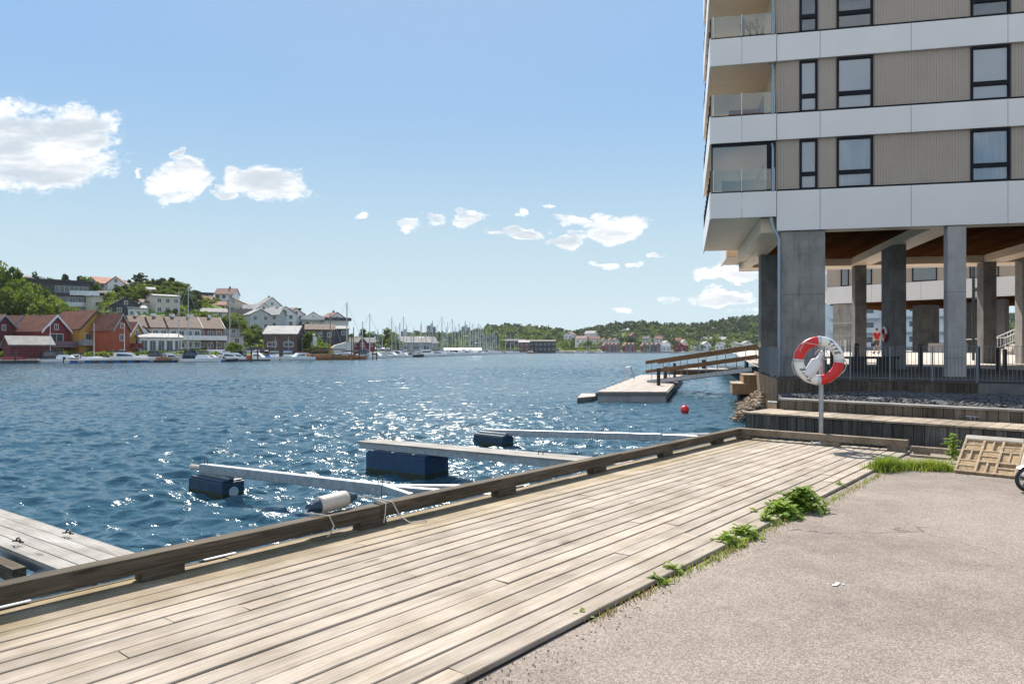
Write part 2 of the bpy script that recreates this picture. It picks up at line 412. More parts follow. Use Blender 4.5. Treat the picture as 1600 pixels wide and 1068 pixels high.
def thing_drop(c):
    return thing('bird_dropping', 'small white bird dropping splattered on the open asphalt', 'dropping', (c.x,c.y,-.03), world=True)
asphalt()

# ------------------------------------------------------------------ wooden quay deck with its kerb beams
def deck():
    L = 6.0; Yc = 3.6
    root = thing('wooden_deck', 'long weathered grey plank deck running along the water, with kerb beams on blocks', 'deck', U(L, Yc, 0), DA)
    pl = MB(); y = 2.27; k = 0
    while y < 4.93:
        wd = .1405; off = rng.uniform(-4.2, 0); x = -5.0
        x0 = -5.0+off
        while x0 < 11.98:
            ln = rng.choice([3.6,4.2,4.8]); x1 = min(x0+ln, 11.98-rng.uniform(0,.015))
            z = rng.uniform(-.003,.003); tl = rng.uniform(-.0025,.0025)
            a, b_ = y+rng.uniform(0,.003), y+wd-.010-rng.uniform(0,.005)
            if y < 2.3: a += rng.uniform(-.012,.012)
            bw = rng.uniform(-.003,.003)
            n = 4
            vs = []; fs = []
            for i in range(n+1):
                xx = max(x0,-5)+(x1-.003-max(x0,-5))*i/n; dz = z+rng.uniform(-.0015,.0015)
                wob = rng.uniform(-.0015,.0015)
                vs += [(xx-L, a-Yc+wob, dz-.03), (xx-L, a-Yc+wob, dz-.004+tl), (xx-L, a+.004-Yc+wob, dz+tl), (xx-L, b_-.004-Yc, dz-tl), (xx-L, b_-Yc, dz-.004-tl), (xx-L, b_-Yc, dz-.03)]
            for i in range(n):
                for j in range(6):
                    j2 = (j+1) % 6; fs.append((i*6+j, i*6+j2, (i+1)*6+j2, (i+1)*6+j))
            fs += [tuple(range(6)), tuple(range(n*6, n*6+6))[::-1]]
            if x1 > -4.9: pl.add(vs, fs)
            x0 = x1+.003
        y += wd; k += 1
    pl.build('deck_planks', M_deck, root)
    fr = MB()
    for i in range(29): fr.box(-5+i*.6-L, -5+i*.6+.06-L, 2.28-Yc, 4.9-Yc, -.19, -.036)
    fr.box(-5-L, 11.95-L, 2.26-Yc, 2.30-Yc, -.2, -.036)
    fr.build('joists', M_dark, root)
    fa = MB(); fa.box(-5-L, 11.95-L, 4.96-Yc, 5.0-Yc, -.26, -.012); fa.build('edge_board', M_curb, root)
    # long kerb along the water: butted beams on blocks
    joints = [-4.9,-.6,3.98,7.9,11.74]
    for a, b_ in zip(joints[:-1], joints[1:]):
        c = MB(); dz = rng.uniform(-.004,.004); c.box(a-L, b_-.006-L, 4.77-Yc, 4.89-Yc, .068+dz, .18+dz); c.build('kerb_beam', M_curb, root, bevel=.008)
    u = -3.1
    while u < 11.6:
        c = MB(); c.box(u-.14-L, u+.14-L, 4.775-Yc, 4.885-Yc, .003, .07); c.build('kerb_block', M_curb, root, bevel=.004); u += 1.75
    # kerb across the far end
    c = MB(); c.box(11.742-L, 11.86-L, 2.28-Yc, 4.89-Yc, .068, .175); c.build('end_kerb_beam', M_curby, root, bevel=.008)
    for yy in (2.42, 3.35, 4.75):
        c = MB(); c.box(11.75-L, 11.855-L, yy-.13-Yc, yy+.13-Yc, .003, .07); c.build('kerb_block', M_curby, root, bevel=.004)
    for px, py in ((8,946),(340,869),(668,789),(812,758),(990,716)):
        g = G(px, py); uu = g.dot(du); v = g.dot(dw)
        c = MB(); c.box(uu-.12-L, uu+.12-L, v-.05-Yc, v+.05-Yc, .004, .012)
        for sx in (-.08,.08): c.box(uu+sx-.012-L, uu+sx+.012-L, v-.012-Yc, v+.012-Yc, .012, .022)
        c.build('fixing_plate', M_plate, root)
    return root
deck()
r = thing('quay_wall', 'dark timber quay wall under the seaward edge of the plank deck', 'quay wall', U(3.5,4.6,-1.5), DA)
OFF_w = MB(); OFF_w.box(-8.4,8.4,-.1,.1,-.6,1.25); OFF_w.build('wall', M_dark, r)
# lower kerb to the right of the deck, standing in the grass
r = thing('kerb_beam', 'short low timber beam lying beyond the grass between deck end and stone slab', 'beam', U(11.78,1.85,-.02), DA)
k = MB(); k.box(-.05,.06,-.62,.4,.035,.115); k.build('beam', M_curby, r, bevel=.006)
k = MB(); k.box(-.045,.055,-.5,-.3,-.03,.034); k.box(-.045,.055,.15,.35,-.03,.034); k.build('support_block', M_curby, r)
k = MB(); k.box(-.26,-.17,-.55,.36,-.01,.02); k.build('board', M_steptop, r)

# ------------------------------------------------------------------ mooring fingers
def bar_loop(mb, c, axis, h=.085, wd=.05, r=.006):
    a = Vector(axis).normalized(); c = Vector(c)
    pts = [c-a*wd]+[c-a*wd*math.cos(t)+Vector((0,0,h*.55+h*.45*math.sin(t))) for t in [math.pi*i/6 for i in range(7)]]+[c+a*wd]
    mb.tube(pts, r, 6)
def frame(o, x, up=(0,0,1)):
    x = Vector(x).normalized(); z = Vector(up); y = z.cross(x).normalized(); z = x.cross(y)
    m = Matrix((x, y, z)).transposed().to_4x4(); m.translation = Vector(o); return m
def plank_pier(name, label, A, B, width, nplank, thick, mat):
    """walkway from A (sea end) to B (deck end), planks lengthwise"""
    A = Vector(A); B = Vector(B); M = frame(A, B-A); L = (B-A).length
    root = thing(name, label, 'pier', A, 0); root.rotation_euler = M.to_euler()
    mb = MB(); w0 = width/nplank
    for i in range(nplank):
        y = -width/2+i*w0; mb.box(rng.uniform(0,.02), L-rng.uniform(0,.02), y, y+w0-.010, -.035, rng.uniform(-.002,.002))
    mb.build('planks', mat, root)
    mb = MB()
    for sy in (-width/2+.03, width/2-.075): mb.box(.05, L-.02, sy, sy+.045, -thick, -.037)
    for i in range(int(L/.9)+1): mb.box(.1+i*.9, .15+i*.9, -width/2+.08, width/2-.08, -thick+.02, -.038)
    mb.build('side_beams', M_galv, root)
    return root, L
def float_box(mb, x0, x1, y0, y1, z0, z1, M=None):
    mb.box(x0, x1, y0, y1, z0, z1-.03, M); mb.box(x0+.02, x1-.02, y0+.02, y1-.02, z1-.03, z1, M)
    n = max(2, int((x1-x0)/.35))
    for i in range(n+1):
        x = x0+.03+(x1-x0-.1)*i/n; mb.box(x, x+.02, y0-.003, y1+.003, z0+.02, z1-.06, M)

M_algae = pm('waterline_algae', (.035,.045,.02), (.02,.03,.018), 14, .8, 0, .5)
# near pier at the left edge
B0 = Vector((-3.05,5.72,-.27)); e0 = Vector((-.801,.598,0)); A0 = B0+e0*7.5-Vector((0,0,.12)) + Vector((-.1,.15,0))
root, L = plank_pier('mooring_pier', 'broad pale plank pier with black mooring loops at the left edge', A0, B0, .615, 4, .13, M_pier)
for px, py in ((106,834),(28,847)):
    g = G(px, py, -.27); loc = (root.matrix_basis.inverted() @ g)
    mb = MB(); mb.tube([loc+Vector((-.05,0,.004)), loc+Vector((-.03,0,.03)), loc+Vector((.03,0,.05)), loc+Vector((.055,0,.035)), loc+Vector((.05,0,.004))], .008, 6)
    mb.tube([loc+Vector((-.07,-.02,.008)), loc+Vector((-.02,.012,.012)), loc+Vector((.07,.02,.008))], .007, 6)
    mb.build('mooring_loop', M_iron, root)
mb = MB(); mb.beam((L-1.9,-.40,-.12),(L-1.1,-.40,-.12),.1,.12); mb.build('timber_stub', M_curb, root)
mb = MB(); mb.beam((L-.95,-.25,-.13),(L-.75,-.95,-.2),.10,.09); mb.build('brace', M_alu, root)

def galv_finger(label, tip, joint, end, braces, fl, name='mooring_boom'):
    tip = Vector(tip); joint = Vector(joint); end = Vector(end)
    root = thing(name, label, 'mooring boom', tip-Vector((0,0,.5)), world=True, group='floating mooring fingers along the quay')
    mb = MB(); mb.beam(tip, joint, .13, .16); mb.build('arm', M_galv, root, bevel=.012)
    mb = MB(); mb.beam(joint, end, .11, .13); mb.build('hinge_arm', M_galv, root, bevel=.01)
    for b in braces:
        mb = MB(); mb.beam(joint+Vector((0,0,.02)), b, .08, .10); mb.build('brace', M_alu, root, bevel=.008)
    d = (joint-tip).normalized()
    for p in (tip+d*.12, joint-d*.08):
        mb = MB(); bar_loop(mb, p+Vector((0,0,.08)), d, .10, .045); mb.build('mooring_loop', M_iron, root)
    f0, ln, wd, zt = fl
    M = frame(f0, Vector((d.x,d.y,0)))
    mb = MB(); float_box(mb, 0, ln, -wd/2, wd/2, -.42, zt, M); mb.build('float', M_navy, root, bevel=.03)
    mb = MB(); mb.box(-.004, ln+.004, -wd/2-.005, wd/2+.005, -.14, .015, M); mb.build('waterline_band', M_algae, root, bevel=.02)
    mb = MB(); mb.box(.05, ln-.05, -.05, .05, zt+.004, zt+.05, M); mb.build('float_bracket', M_galv, root)
    return root, M, ln, wd
tip1 = Vector((-5.55,12.85,-.62)); j1 = Vector((-1.80,10.10,-.47)); e1 = Vector((-.10,8.9,-.36))
root, M, ln, wd = galv_finger('long galvanised steel boom on a dark float, nearest behind the boat fender', tip1, j1, e1, [Vector((-1.30,9.15,-.38)), Vector((.55,9.6,-.36))], ((-5.62,12.9,-.95), 1.05, .42, .22))
mb = MB(); mb.lathe([(.001,0),(.09,0),(.09,.006),(.001,.006)], 20, M @ Matrix.Translation((ln+.006,0,.02)) @ Matrix.Rotation(R(90),4,'Y')); mb.build('round_plate', M_alu, root)
d = (tip1-j1).normalized()
mb = MB(); mb.tube([tip1+d*.02, tip1+d*.36], .05, 12); mb.build('end_roller', M_cream, root)
tip3 = Vector((-.80,19.35,-.72)); j3 = Vector((3.35,15.88,-.44)); e3 = Vector((4.2,14.9,-.36))
galv_finger('farthest thin galvanised boom on a small dark float, nearest the red buoy', tip3, j3, e3, [Vector((4.7,15.6,-.36))], ((-.9,19.3,-.95), 1.05, .42, .22))
# wooden middle finger
A2 = Vector((-3.10,15.25,-.42)); B2 = Vector((2.05,11.05,-.26))
root, L = plank_pier('mooring_pier', 'narrow wooden pier on a large blue float between two steel booms', A2, B2, .52, 3, .15, M_pier)
mb = MB(); float_box(mb, .42, 2.15, -.36, .28, -.80, -.16); mb.build('float', M_blue, root, bevel=.035)
mb = MB(); mb.box(.415, 2.155, -.366, .286, -.68, -.50); mb.build('waterline_band', M_algae, root, bevel=.02)
mb = MB()
for x in (.6,1.2,1.8): mb.box(x, x+.06, -.36, .28, -.16, -.14)
mb.build('float_bracket', M_galv, root)
for x, y in ((.12,.12),(.65,.2),(4.6,.05)):
    mb = MB(); bar_loop(mb, (x,y,.0), (1,0,0), .05, .05, .008); mb.build('mooring_loop', M_iron, root)

# boat fender lying on the kerb
def lathe_along(mb, p, q, prof, n=20):
    mb.lathe(prof, n, frame(p, Vector(q)-Vector(p)) @ Matrix.Rotation(R(90),4,'Y'))
FS_ = -.28
fp = U(3.66+FS_, 4.955, .225); fq = U(4.11+FS_, 4.95, .25)
root = thing('boat_fender', 'cream cylindrical boat fender with navy ends tied on the deck kerb', 'fender', fp-Vector((0,0,.1)), world=True)
Lf = (fq-fp).length
mb = MB(); lathe_along(mb, fp, fq, [(.001,.09),(.068,.09),(.071,.12),(.071,Lf-.12),(.068,Lf-.09),(.001,Lf-.09)]); mb.build('body', M_cream, root, smooth=True)
for s in (0,1):
    a, b_ = (fp, fq) if s == 0 else (fq, fp)
    mb = MB(); lathe_along(mb, a, b_, [(.001,-.01),(.03,-.01),(.034,.02),(.046,.045),(.063,.085),(.069,.12),(.001,.12)]); mb.build('end_cap', M_navy, root, smooth=True)
mb = MB(); p0 = fp+du*-.0
mb.tube([p0, U(3.60+FS_,4.92,.20), U(3.66+FS_,4.83,.195), U(3.72+FS_,4.765,.18), U(3.75+FS_,4.745,.10), U(3.72+FS_,4.74,.05), U(3.70+FS_,4.76,.02)], .006, 7)
mb.build('rope', M_rope, root)
mb = MB(); mb.tube([fq, U(4.27+FS_,4.93,.22), U(4.29+FS_,4.84,.197), U(4.30+FS_,4.765,.185), U(4.28+FS_,4.75,.10), U(4.26+FS_,4.745,.03)], .0055, 7)
mb.tube([U(4.27+FS_,4.93,.22), U(4.33+FS_,4.84,.20), U(4.37+FS_,4.76,.185), U(4.40+FS_,4.70,.07), U(4.45+FS_,4.63,.014), U(4.60+FS_,4.58,.014), U(4.62+FS_,4.60,.012)], .0055, 7)
mb.build('rope', M_rope, root)

# ------------------------------------------------------------------ lifebuoy on its post
base = G(1283, 693); bx, by = base.x, base.y
root = thing('lifebuoy_post', 'galvanised steel post with square base plate at the far end of the plank deck', 'post', (bx,by,0), world=True)
mb = MB(); mb.tube([(bx,by,.008),(bx,by,1.62)], .036, 16); mb.build('pole', M_galv, root, smooth=False)
mb = MB(); mb.box(bx-.13, bx+.13, by-.13, by+.13, .003, .013); mb.build('base_plate', M_alu, root)
for sx in (-.1,.1):
    for sy in (-.1,.1):
        mb = MB(); mb.lathe([(.001,0),(.014,0),(.014,.016),(.001,.018)], 8, Matrix.Translation((bx+sx,by+sy,.013))); mb.build('bolt', M_galv, root)
mb = MB(); mb.tube([(bx,by-.03,1.56),(bx,by-.13,1.56),(bx,by-.15,1.6)], .012, 8); mb.build('hook', M_galv, root)
RC = P(1279.5, 563, by-.13)
ring = thing('lifebuoy', 'red and white ring lifebuoy hanging on the steel post, with black lettering', 'lifebuoy', RC, R(-6))
ring.rotation_euler = (R(4), R(0), R(-8))
Rm, rr = .305, .078
segs = [(0,90,M_wring),(90,180,M_red),(180,270,M_wring),(270,360,M_red)]
for a, b_, mt in segs:
    mb = MB(); mb.torus(Rm, rr, 28, 20, None, R(a), R(b_), .82); mb.build('ring_segment', mt, ring, smooth=True, recalc=False)
for a in (0,90,180,270):
    mb = MB(); mb.torus(Rm, rr+.0035, 4, 20, None, R(a-5), R(a+5), .82); mb.build('reflective_band', M_plate, ring, smooth=True, recalc=False)
mb = MB()   # grab line, sagging between the bands
def RP(a, rad, y=0): return Vector((rad*math.cos(R(a)), y, rad*math.sin(R(a))))
for a in (0,90,180,270):
    mb.torus(Rm, rr+.009, 2, 14, None, R(a-1), R(a+1), .84)
ro = Rm+rr
mb.tube([RP(2,ro+.01), RP(-8,ro+.035), RP(-22,ro+.035), RP(-33,ro+.012), RP(-60,ro+.004), RP(-88,ro+.008)], .0065, 7)
mb.tube([RP(182,ro+.012), RP(192,ro+.03), RP(206,ro+.03), RP(217,ro+.01), RP(240,ro+.005), RP(268,ro+.008)], .0065, 7)
mb.tube([RP(178,ro+.01), RP(160,ro+.005), RP(140,ro+.006), RP(128,Rm+.06,-.055), RP(112,Rm-.02,-.07), RP(97,Rm-.05,-.05), RP(92,Rm-.07,-.02)], .0065, 7)
mb.tube([RP(178,Rm-.05,-.03), RP(150,Rm+.045,-.062), RP(132,Rm+.06,-.056)], .005, 7)
mb.build('grab_line', M_rope, ring)
# lettering wrapped on the ring
def letters(start, step, size, rad, mat):
    dg = bpy.context.evaluated_depsgraph_get(); mbt = MB()
    for i, ch in enumerate('Tryg'):
        cu_ = bpy.data.curves.new('txt', 'FONT'); cu_.body = ch; cu_.size = size; cu_.align_x = 'CENTER'; cu_.shear = .25; cu_.offset = .0016; cu_.resolution_u = 3
        ot = bpy.data.objects.new('txt', cu_); COL.objects.link(ot); bpy.context.view_layer.update()
        dg = bpy.context.evaluated_depsgraph_get(); me = bpy.data.meshes.new_from_object(ot.evaluated_get(dg))
        bm = bmesh.new(); bm.from_mesh(me); bmesh.ops.triangulate(bm, faces=bm.faces); bmesh.ops.subdivide_edges(bm, edges=[e for e in bm.edges if e.calc_length() > size*.12], cuts=2)
        a0 = start+step[i]
        vs = []
        for v in bm.verts:
            x, y = v.co.x, v.co.y; ang = R(a0)-x/rad; rad2 = rad+y-size*.33
            q = (rad2-Rm)/rr; q = max(-.97, min(.97, q)); yy = -.82*rr*math.sqrt(1-q*q)-.0022
            vs.append((rad2*math.cos(ang), yy, rad2*math.sin(ang)))
        bm.verts.index_update(); mbt.add(vs, [tuple(v.index for v in f.verts) for f in bm.faces]); bm.free()
        bpy.data.objects.remove(ot); bpy.data.curves.remove(cu_); bpy.data.meshes.remove(me)
    return mbt.build('lettering', mat, ring, recalc=False)
letters(64, [0,-12,-24,-37], .115, Rm+.008, M_ink)
letters(246, [0,-12,-24,-37], .115, Rm+.008, M_ink)
# throw-line bottle hanging inside the ring
bc = P(1271, 573, by-.12); bt = P(1288, 546, by-.11)
root = thing('rescue_line_bottle', 'white bottle shaped rescue line container hanging inside the lifebuoy', 'rescue line', bc-Vector((0,0,.1)), world=True)
M_bottle = pm('white_plastic', (.70,.70,.72), (.62,.62,.65), 4, .45)
ax = (bt-bc).normalized()
pr = [(-.18,.001),(-.18,.080),(-.165,.092),(.085,.092),(.10,.088),(.135,.05),(.15,.036),(.25,.034),(.29,.030),(.29,.001)]
Mx = frame(bc, ax, (0,-1,0)) @ Matrix.Diagonal((1,1,.62,1)) @ Matrix.Rotation(R(90),4,'Y')
mb = MB(); mb.lathe([(r_, z_) for z_, r_ in pr], 24, Mx); mb.build('bottle', M_bottle, root, smooth=True)
mb = MB(); tp = bc+ax*.25
mb.tube([tp, tp+Vector((-.05,-.03,.06)), tp+Vector((-.1,-.04,.03)), tp+Vector((-.12,-.02,-.02))], .006, 6)
mb.tube([tp, tp+Vector((.05,-.04,.03)), tp+Vector((.09,-.04,-.03)), tp+Vector((.04,-.05,-.1)), tp+Vector((-.01,-.05,-.06))], .006, 6)
mb.build('line', M_rope, root)

# ------------------------------------------------------------------ plants along the edge of the deck
def set_tone(o, tones):
    a = o.data.attributes.new('tone', 'FLOAT', 'FACE'); a.data.foreach_set('value', tones)
M_weed = leaf('weed_leaf', (.10,.20,.022), (.33,.42,.06), .45)
M_grass = leaf('grass_blade', (.12,.22,.03), (.36,.40,.09), .42)
M_dry = pm('dry_stalks', (.36,.27,.14), (.25,.17,.08), 9, .9)
def rosette(c, rad, h, n, seed, up=.5):
    q = random.Random(seed); mb = MB(); tones = []
    for i in range(int(n*1.9)):
        a = q.uniform(0, 6.283); ln = (.022+rad*q.uniform(.14,.42)); wd = ln*q.uniform(.34,.58)
        rr_ = min(abs(q.gauss(0,.42)),1.0); ab = q.uniform(0,6.283)
        b0 = Vector((c.x+rad*rr_*math.cos(ab)*1.15, c.y+rad*rr_*math.sin(ab)*.9, c.z+h*(1-rr_*.75)*q.random()**.8))
        d = (Vector((math.cos(a), math.sin(a), 0))+Vector((math.cos(ab), math.sin(ab), 0))*rr_*.8).normalized(); s = Vector((-d.y, d.x, 0)); pts = []; lift = q.uniform(-.1,.95)
        for k, t_ in enumerate((0,.3,.68,1.0)):
            p = b0+d*ln*t_+Vector((0,0,ln*(lift*t_-.55*t_*t_)))
            ww = wd*(.18,.9,1.0,.12)[k]/2; pts += [p-s*ww, p+s*ww+Vector((0,0,ww*q.uniform(-.3,.6)))]
        mb.add(pts, [(0,1,3,2),(2,3,5,4),(4,5,7,6)]); tv = q.random(); tones += [tv]*3
    return mb, tones
weeds = [(1250,795,.24,.22,190,'biggest bushy leafy weed at the deck edge, below the grass tuft','big'),
 (1222,806,.19,.13,130,'wide low yellow green weed just left of the biggest bushy weed',''),
 (1197,817,.10,.08,46,'small weed tuft at the left foot of the wide low weed',''),
 (1160,838,.14,.09,80,'broad flat green weed halfway along the deck edge, left of the low weeds',''),
 (1137,850,.12,.08,60,'flat leafy weed ending the middle run of weeds on its left',''),
 (1310,760,.07,.06,26,'little grassy weed between the bushy weed and the grass patch',''),
 (1180,827,.06,.04,16,'tiny weed in the gap between the broad flat weed and low weeds',''),
 (1097,868,.06,.035,14,'sparse pair of leaves on the deck edge left of the middle run',''),
 (1049,893,.085,.06,24,'upright star shaped weed, right one of a pair on the asphalt edge',''),
 (1024,909,.085,.05,26,'flat star shaped weed, left one of a pair on the asphalt edge',''),
 (985,926,.045,.03,12,'tiny seedling just left of the pair of star shaped weeds',''),
 (908,965,.06,.04,14,'thin straggly weed nearest the bottom of the deck edge',''),
 (1480,733,.07,.06,22,'small bright weed at the foot of the stone slab','')]
for i, (px, py, rad, h, n, lab, k) in enumerate(weeds):
    c = G(px, py, -.028)
    root = thing('weed', lab, 'weed', c, world=True, group='weeds along the deck edge')
    mb, tn = rosette(c, rad, h, n, 50+i, .45 if k or i == 8 else .12)
    if k:
        mb2, tn2 = rosette(c+du*.16+Vector((0,0,.02)), rad*.8, h*.8, 50, 99, .4); mb.add(mb2.v, mb2.f); tn += tn2
    o = mb.build('leaves', M_weed, root, recalc=False); set_tone(o, tn)
    if n > 20:
        s = MB()
        for q in range(5):
            a = rng.uniform(0,6.28); s.tube([c, c+Vector((math.cos(a)*rad*.4, math.sin(a)*rad*.4, h*.7))], .004, 5)
        s.build('stems', M_weed, root)
c = G(1487, 722, -.02)
root = thing('leafy_plant', 'upright leafy green plant growing against the left end of the stone slab', 'plant', c, world=True)
mb = MB(); tn = []
st = MB(); st.tube([c, c+Vector((.01,0,.2)), c+Vector((.03,0,.36))], .007, 6); st.build('stem', M_weed, root)
q = random.Random(5)
for i in range(95):
    z = .04+.34*i/95; a = q.uniform(0,6.28); d = Vector((math.cos(a), math.sin(a), 0)); s = Vector((-d.y,d.x,0)); ln = q.uniform(.08,.15)*(1.25-z*1.6); b0 = c+Vector((q.gauss(.01,.02),q.gauss(0,.015),z))
    pts = []
    for t_, ww in ((0,.006),(.4,.02),(.75,.016),(1,.001)): p = b0+d*ln*t_+Vector((0,0,ln*(.6*t_-.6*t_*t_))); pts += [p-s*ww, p+s*ww]
    mb.add(pts, [(0,1,3,2),(2,3,5,4),(4,5,7,6)]); tn += [q.random()]*3
o = mb.build('leaves', M_weed, root, recalc=False); set_tone(o, tn)
def blades(path, n, hmin, hmax, spread, seed, name, mat):
    q = random.Random(seed); mb = MB(); tn = []
    for i in range(n):
        f = q.random(); k = f*(len(path)-1); j = min(int(k), len(path)-2); p = path[j].lerp(path[j+1], k-j)
        a = q.uniform(0,6.28); rr_ = abs(q.gauss(0,spread)); b0 = p+Vector((rr_*math.cos(a)*1.4, rr_*math.sin(a), 0))
        h = q.uniform(hmin,hmax)*(1-.4*min(1,rr_/spread/2)); a = q.uniform(0,6.28); d = Vector((math.cos(a),math.sin(a),0)); s = Vector((-d.y,d.x,0))*q.uniform(.003,.006); bend = h*q.uniform(.15,.8)
        pts = [b0-s, b0+s]; 
        for t_ in (.5,1): pc = b0+d*bend*t_*t_+Vector((0,0,h*t_*(1-.15*t_))); pts += [pc-s*(1.05-t_), pc+s*(1.05-t_)]
        mb.add(pts, [(0,1,3,2),(2,3,5,4)]); tn += [q.random()]*2
    o = mb.build(name, mat, recalc=False); set_tone(o, tn); struct(o, 'stuff'); return o
path = [G(1372,736,-.03), G(1395,732,-.03), G(1425,732,-.03), G(1455,733,-.03), G(1478,735,-.03)]
blades(path[:2], 900, .12, .27, .07, 1, 'grass_tuft', M_grass)
blades(path, 2600, .07, .20, .10, 2, 'grass', M_grass)
edge = [G(x, y, -.03)-dw*.075 for x, y in ((905,968),(960,938),(1010,915),(1090,875),(1140,852),(1200,818),(1270,790),(1320,763),(1372,738))]
blades(edge[2:], 620, .012, .065, .038, 3, 'edge_grass', M_grass)
M_drygr = leaf('dry_grass_blade', (.22,.16,.07), (.36,.30,.13), .3)
blades(edge, 700, .01, .06, .045, 4, 'dry_grass', M_drygr)
blades(path, 350, .06, .2, .12, 9, 'dry_grass', M_drygr)
# loose grit along the deck edge
q = random.Random(8); mb = MB()
for i in range(900):
    u_ = q.uniform(.3,11.4); y_ = 2.25-abs(q.gauss(0,.10)); p = U(u_, y_, -.03); s = q.uniform(.002,.007)
    mb.add([(p.x-s,p.y,p.z),(p.x,p.y-s,p.z),(p.x+s,p.y,p.z),(p.x,p.y+s,p.z),(p.x,p.y,p.z+s)], [(0,1,4),(1,2,4),(2,3,4),(3,0,4)])
o = mb.build('grit', pm('grit', (.30,.24,.19), (.14,.11,.09), 40, .9)); struct(o, 'stuff')

# ------------------------------------------------------------------ stone slab leaning at the right
M_stone = pm('tan_stone', (.47,.33,.18), (.29,.19,.10), 16, .95, 0, 1.0, 38, island=.25)
M_joint = pm('pale_mortar', (.50,.37,.235), (.36,.255,.155), 18, .95, 0, 1.0, 42)
M_slab = pm('pale_concrete', (.50,.45,.38), (.38,.33,.27), 5, .9, 0, .5, 40)
o0 = Vector((5.50,8.90,-.03)); ex = Vector((.70,-.714,0)).normalized()
back = Vector((.714,.70,0)).normalized(); ey = (back*.80+Vector((0,0,.52))).normalized()
Ms = frame(o0, ex, ex.cross(ey))
root = thing('stone_slab', 'leaning tan stone panel with recessed basket weave bricks beside the grass', 'stone panel', o0, world=True)
Wp, Hp = .62, .66
mb = MB(); mb.box(0, Wp, 0, Hp, -.16, .0, Ms); mb.build('backing', M_stone, root)
# basket weave: recessed bricks made by raised ribs and stepped stones
st = MB(); rb = MB(); cell = .205
for i in range(3):
    for j in range(3):
        x0, y0 = .012+i*cell, .02+j*cell
        if (i+j) % 2 == 0:
            for k in range(2):
                d_ = rng.uniform(.016,.042); st.box(x0+.012, x0+cell-.012, y0+.012+k*.098, y0+.09+k*.098, .0, d_, Ms)
            rb.box(x0+.008, x0+cell-.008, y0+.088, y0+.112, 0, .046, Ms)
        else:
            for k in range(2):
                d_ = rng.uniform(.016,.042); st.box(x0+.012+k*.098, x0+.09+k*.098, y0+.012, y0+cell-.012, .0, d_, Ms)
            rb.box(x0+.088, x0+.112, y0+.008, y0+cell-.008, 0, .045, Ms)
for i in range(4):
    rb.box(.006+i*cell-.013, .006+i*cell+.016, .0, Hp, 0, .05, Ms); rb.box(.02, Wp,   .012+i*cell-.012, .012+i*cell+.014, 0, .048, Ms)
st.build('bricks', M_stone, root, bevel=.006); rb.build('mortar_ribs', M_joint, root, bevel=.005)
mb = MB(); mb.box(-.01, Wp, Hp-.035, Hp+.05, -.17, .055, Ms); mb.build('coping', M_slab, root, bevel=.012)
root = thing('concrete_slab', 'smooth pale concrete slab leaning right beside the stone panel, behind the wheel', 'concrete slab', Ms @ Vector((1.2,0,0)), world=True)
mb = MB(); mb.box(Wp+.015, Wp+1.5, -.005, Hp+.05, -.17, .062, Ms); mb.build('slab', M_slab, root, bevel=.03)

# ------------------------------------------------------------------ child's balance bike cut by the right edge
wc = Vector((5.52,7.67,.115))
def wheel(parent, c):
    mt = Matrix.Translation(c)
    wt = MB(); wt.torus(.118,.020,40,10,mt); o = wt.build('wheel', M_rubber, parent, smooth=True)
    rm = MB(); rm.torus(.096,.008,36,8,mt); rm.build('rim', M_plate, o, smooth=True)
    s_ = MB()
    for k in range(5):
        a = 2*math.pi*k/5+.3; s_.beam(c, c+Vector((.092*math.cos(a),0,.092*math.sin(a))), .018, .022, (0,1,0))
    s_.lathe([(.001,-.03),(.026,-.03),(.026,.03),(.001,.03)], 14, mt @ Matrix.Rotation(R(90),4,'X')); s_.build('spokes', M_rubber, o)
root = thing('balance_bike', 'child balance bike on the asphalt, only its small black front wheel in view', 'balance bike', wc-Vector((0,0,.145)), R(0), world=True)
wheel(root, wc); wheel(root, wc+Vector((.62,.02,0)))
mb = MB(); mb.tube([wc+Vector((.0,.04,0)), wc+Vector((.07,.04,.2)), wc+Vector((.1,0,.32)), wc+Vector((.13,0,.42))], .011, 8); mb.tube([wc+Vector((.0,-.04,0)), wc+Vector((.07,-.04,.2)), wc+Vector((.1,0,.32))], .011, 8)
mb.tube([wc+Vector((.1,0,.3)), wc+Vector((.35,0,.16)), wc+Vector((.62,0,0))], .014, 8); mb.build('frame', M_navy, root)
mb = MB(); mb.tube([wc+Vector((.13,-.18,.43)), wc+Vector((.13,.18,.43))], .011, 8); mb.build('handlebar', M_rubber, root)
mb = MB(); mb.ball(wc+Vector((.48,0,.25)), .09, 10, (1.2,.7,.35)); mb.tube([wc+Vector((.44,0,.12)), wc+Vector((.47,0,.24))], .012, 8); mb.build('saddle', M_rubber, root, smooth=True)
mb = MB(); vs_ = []; fs_ = []
for i in range(9):
    a = R(60+i*9)
    for y_ in (-.03,.03): vs_.append(wc+Vector((.155*math.cos(a), y_, .155*math.sin(a))))
for i in range(8): fs_.append((2*i,2*i+1,2*i+3,2*i+2))
mb.add(vs_, fs_); o = mb.build('mudguard', M_plate, root); so_ = o.modifiers.new('thickness','SOLIDIFY'); so_.thickness = .004
# red marker buoy
bc = P(1070, 640, 28.5); bc.z = WZ+.12
root = thing('marker_buoy', 'round bright red marker buoy floating off the rocks', 'buoy', bc, world=True)
M_buoy = pm('red_buoy', (.80,.045,.05), (.72,.03,.04), 3, .4)
mb = MB(); mb.ball(bc, .17, 16); mb.build('ball', M_buoy, root, smooth=True)
mb = MB(); mb.torus(.04,.012,14,6, Matrix.Translation(bc+Vector((0,0,.19)))); mb.build('eye', M_buoy, root, smooth=True)
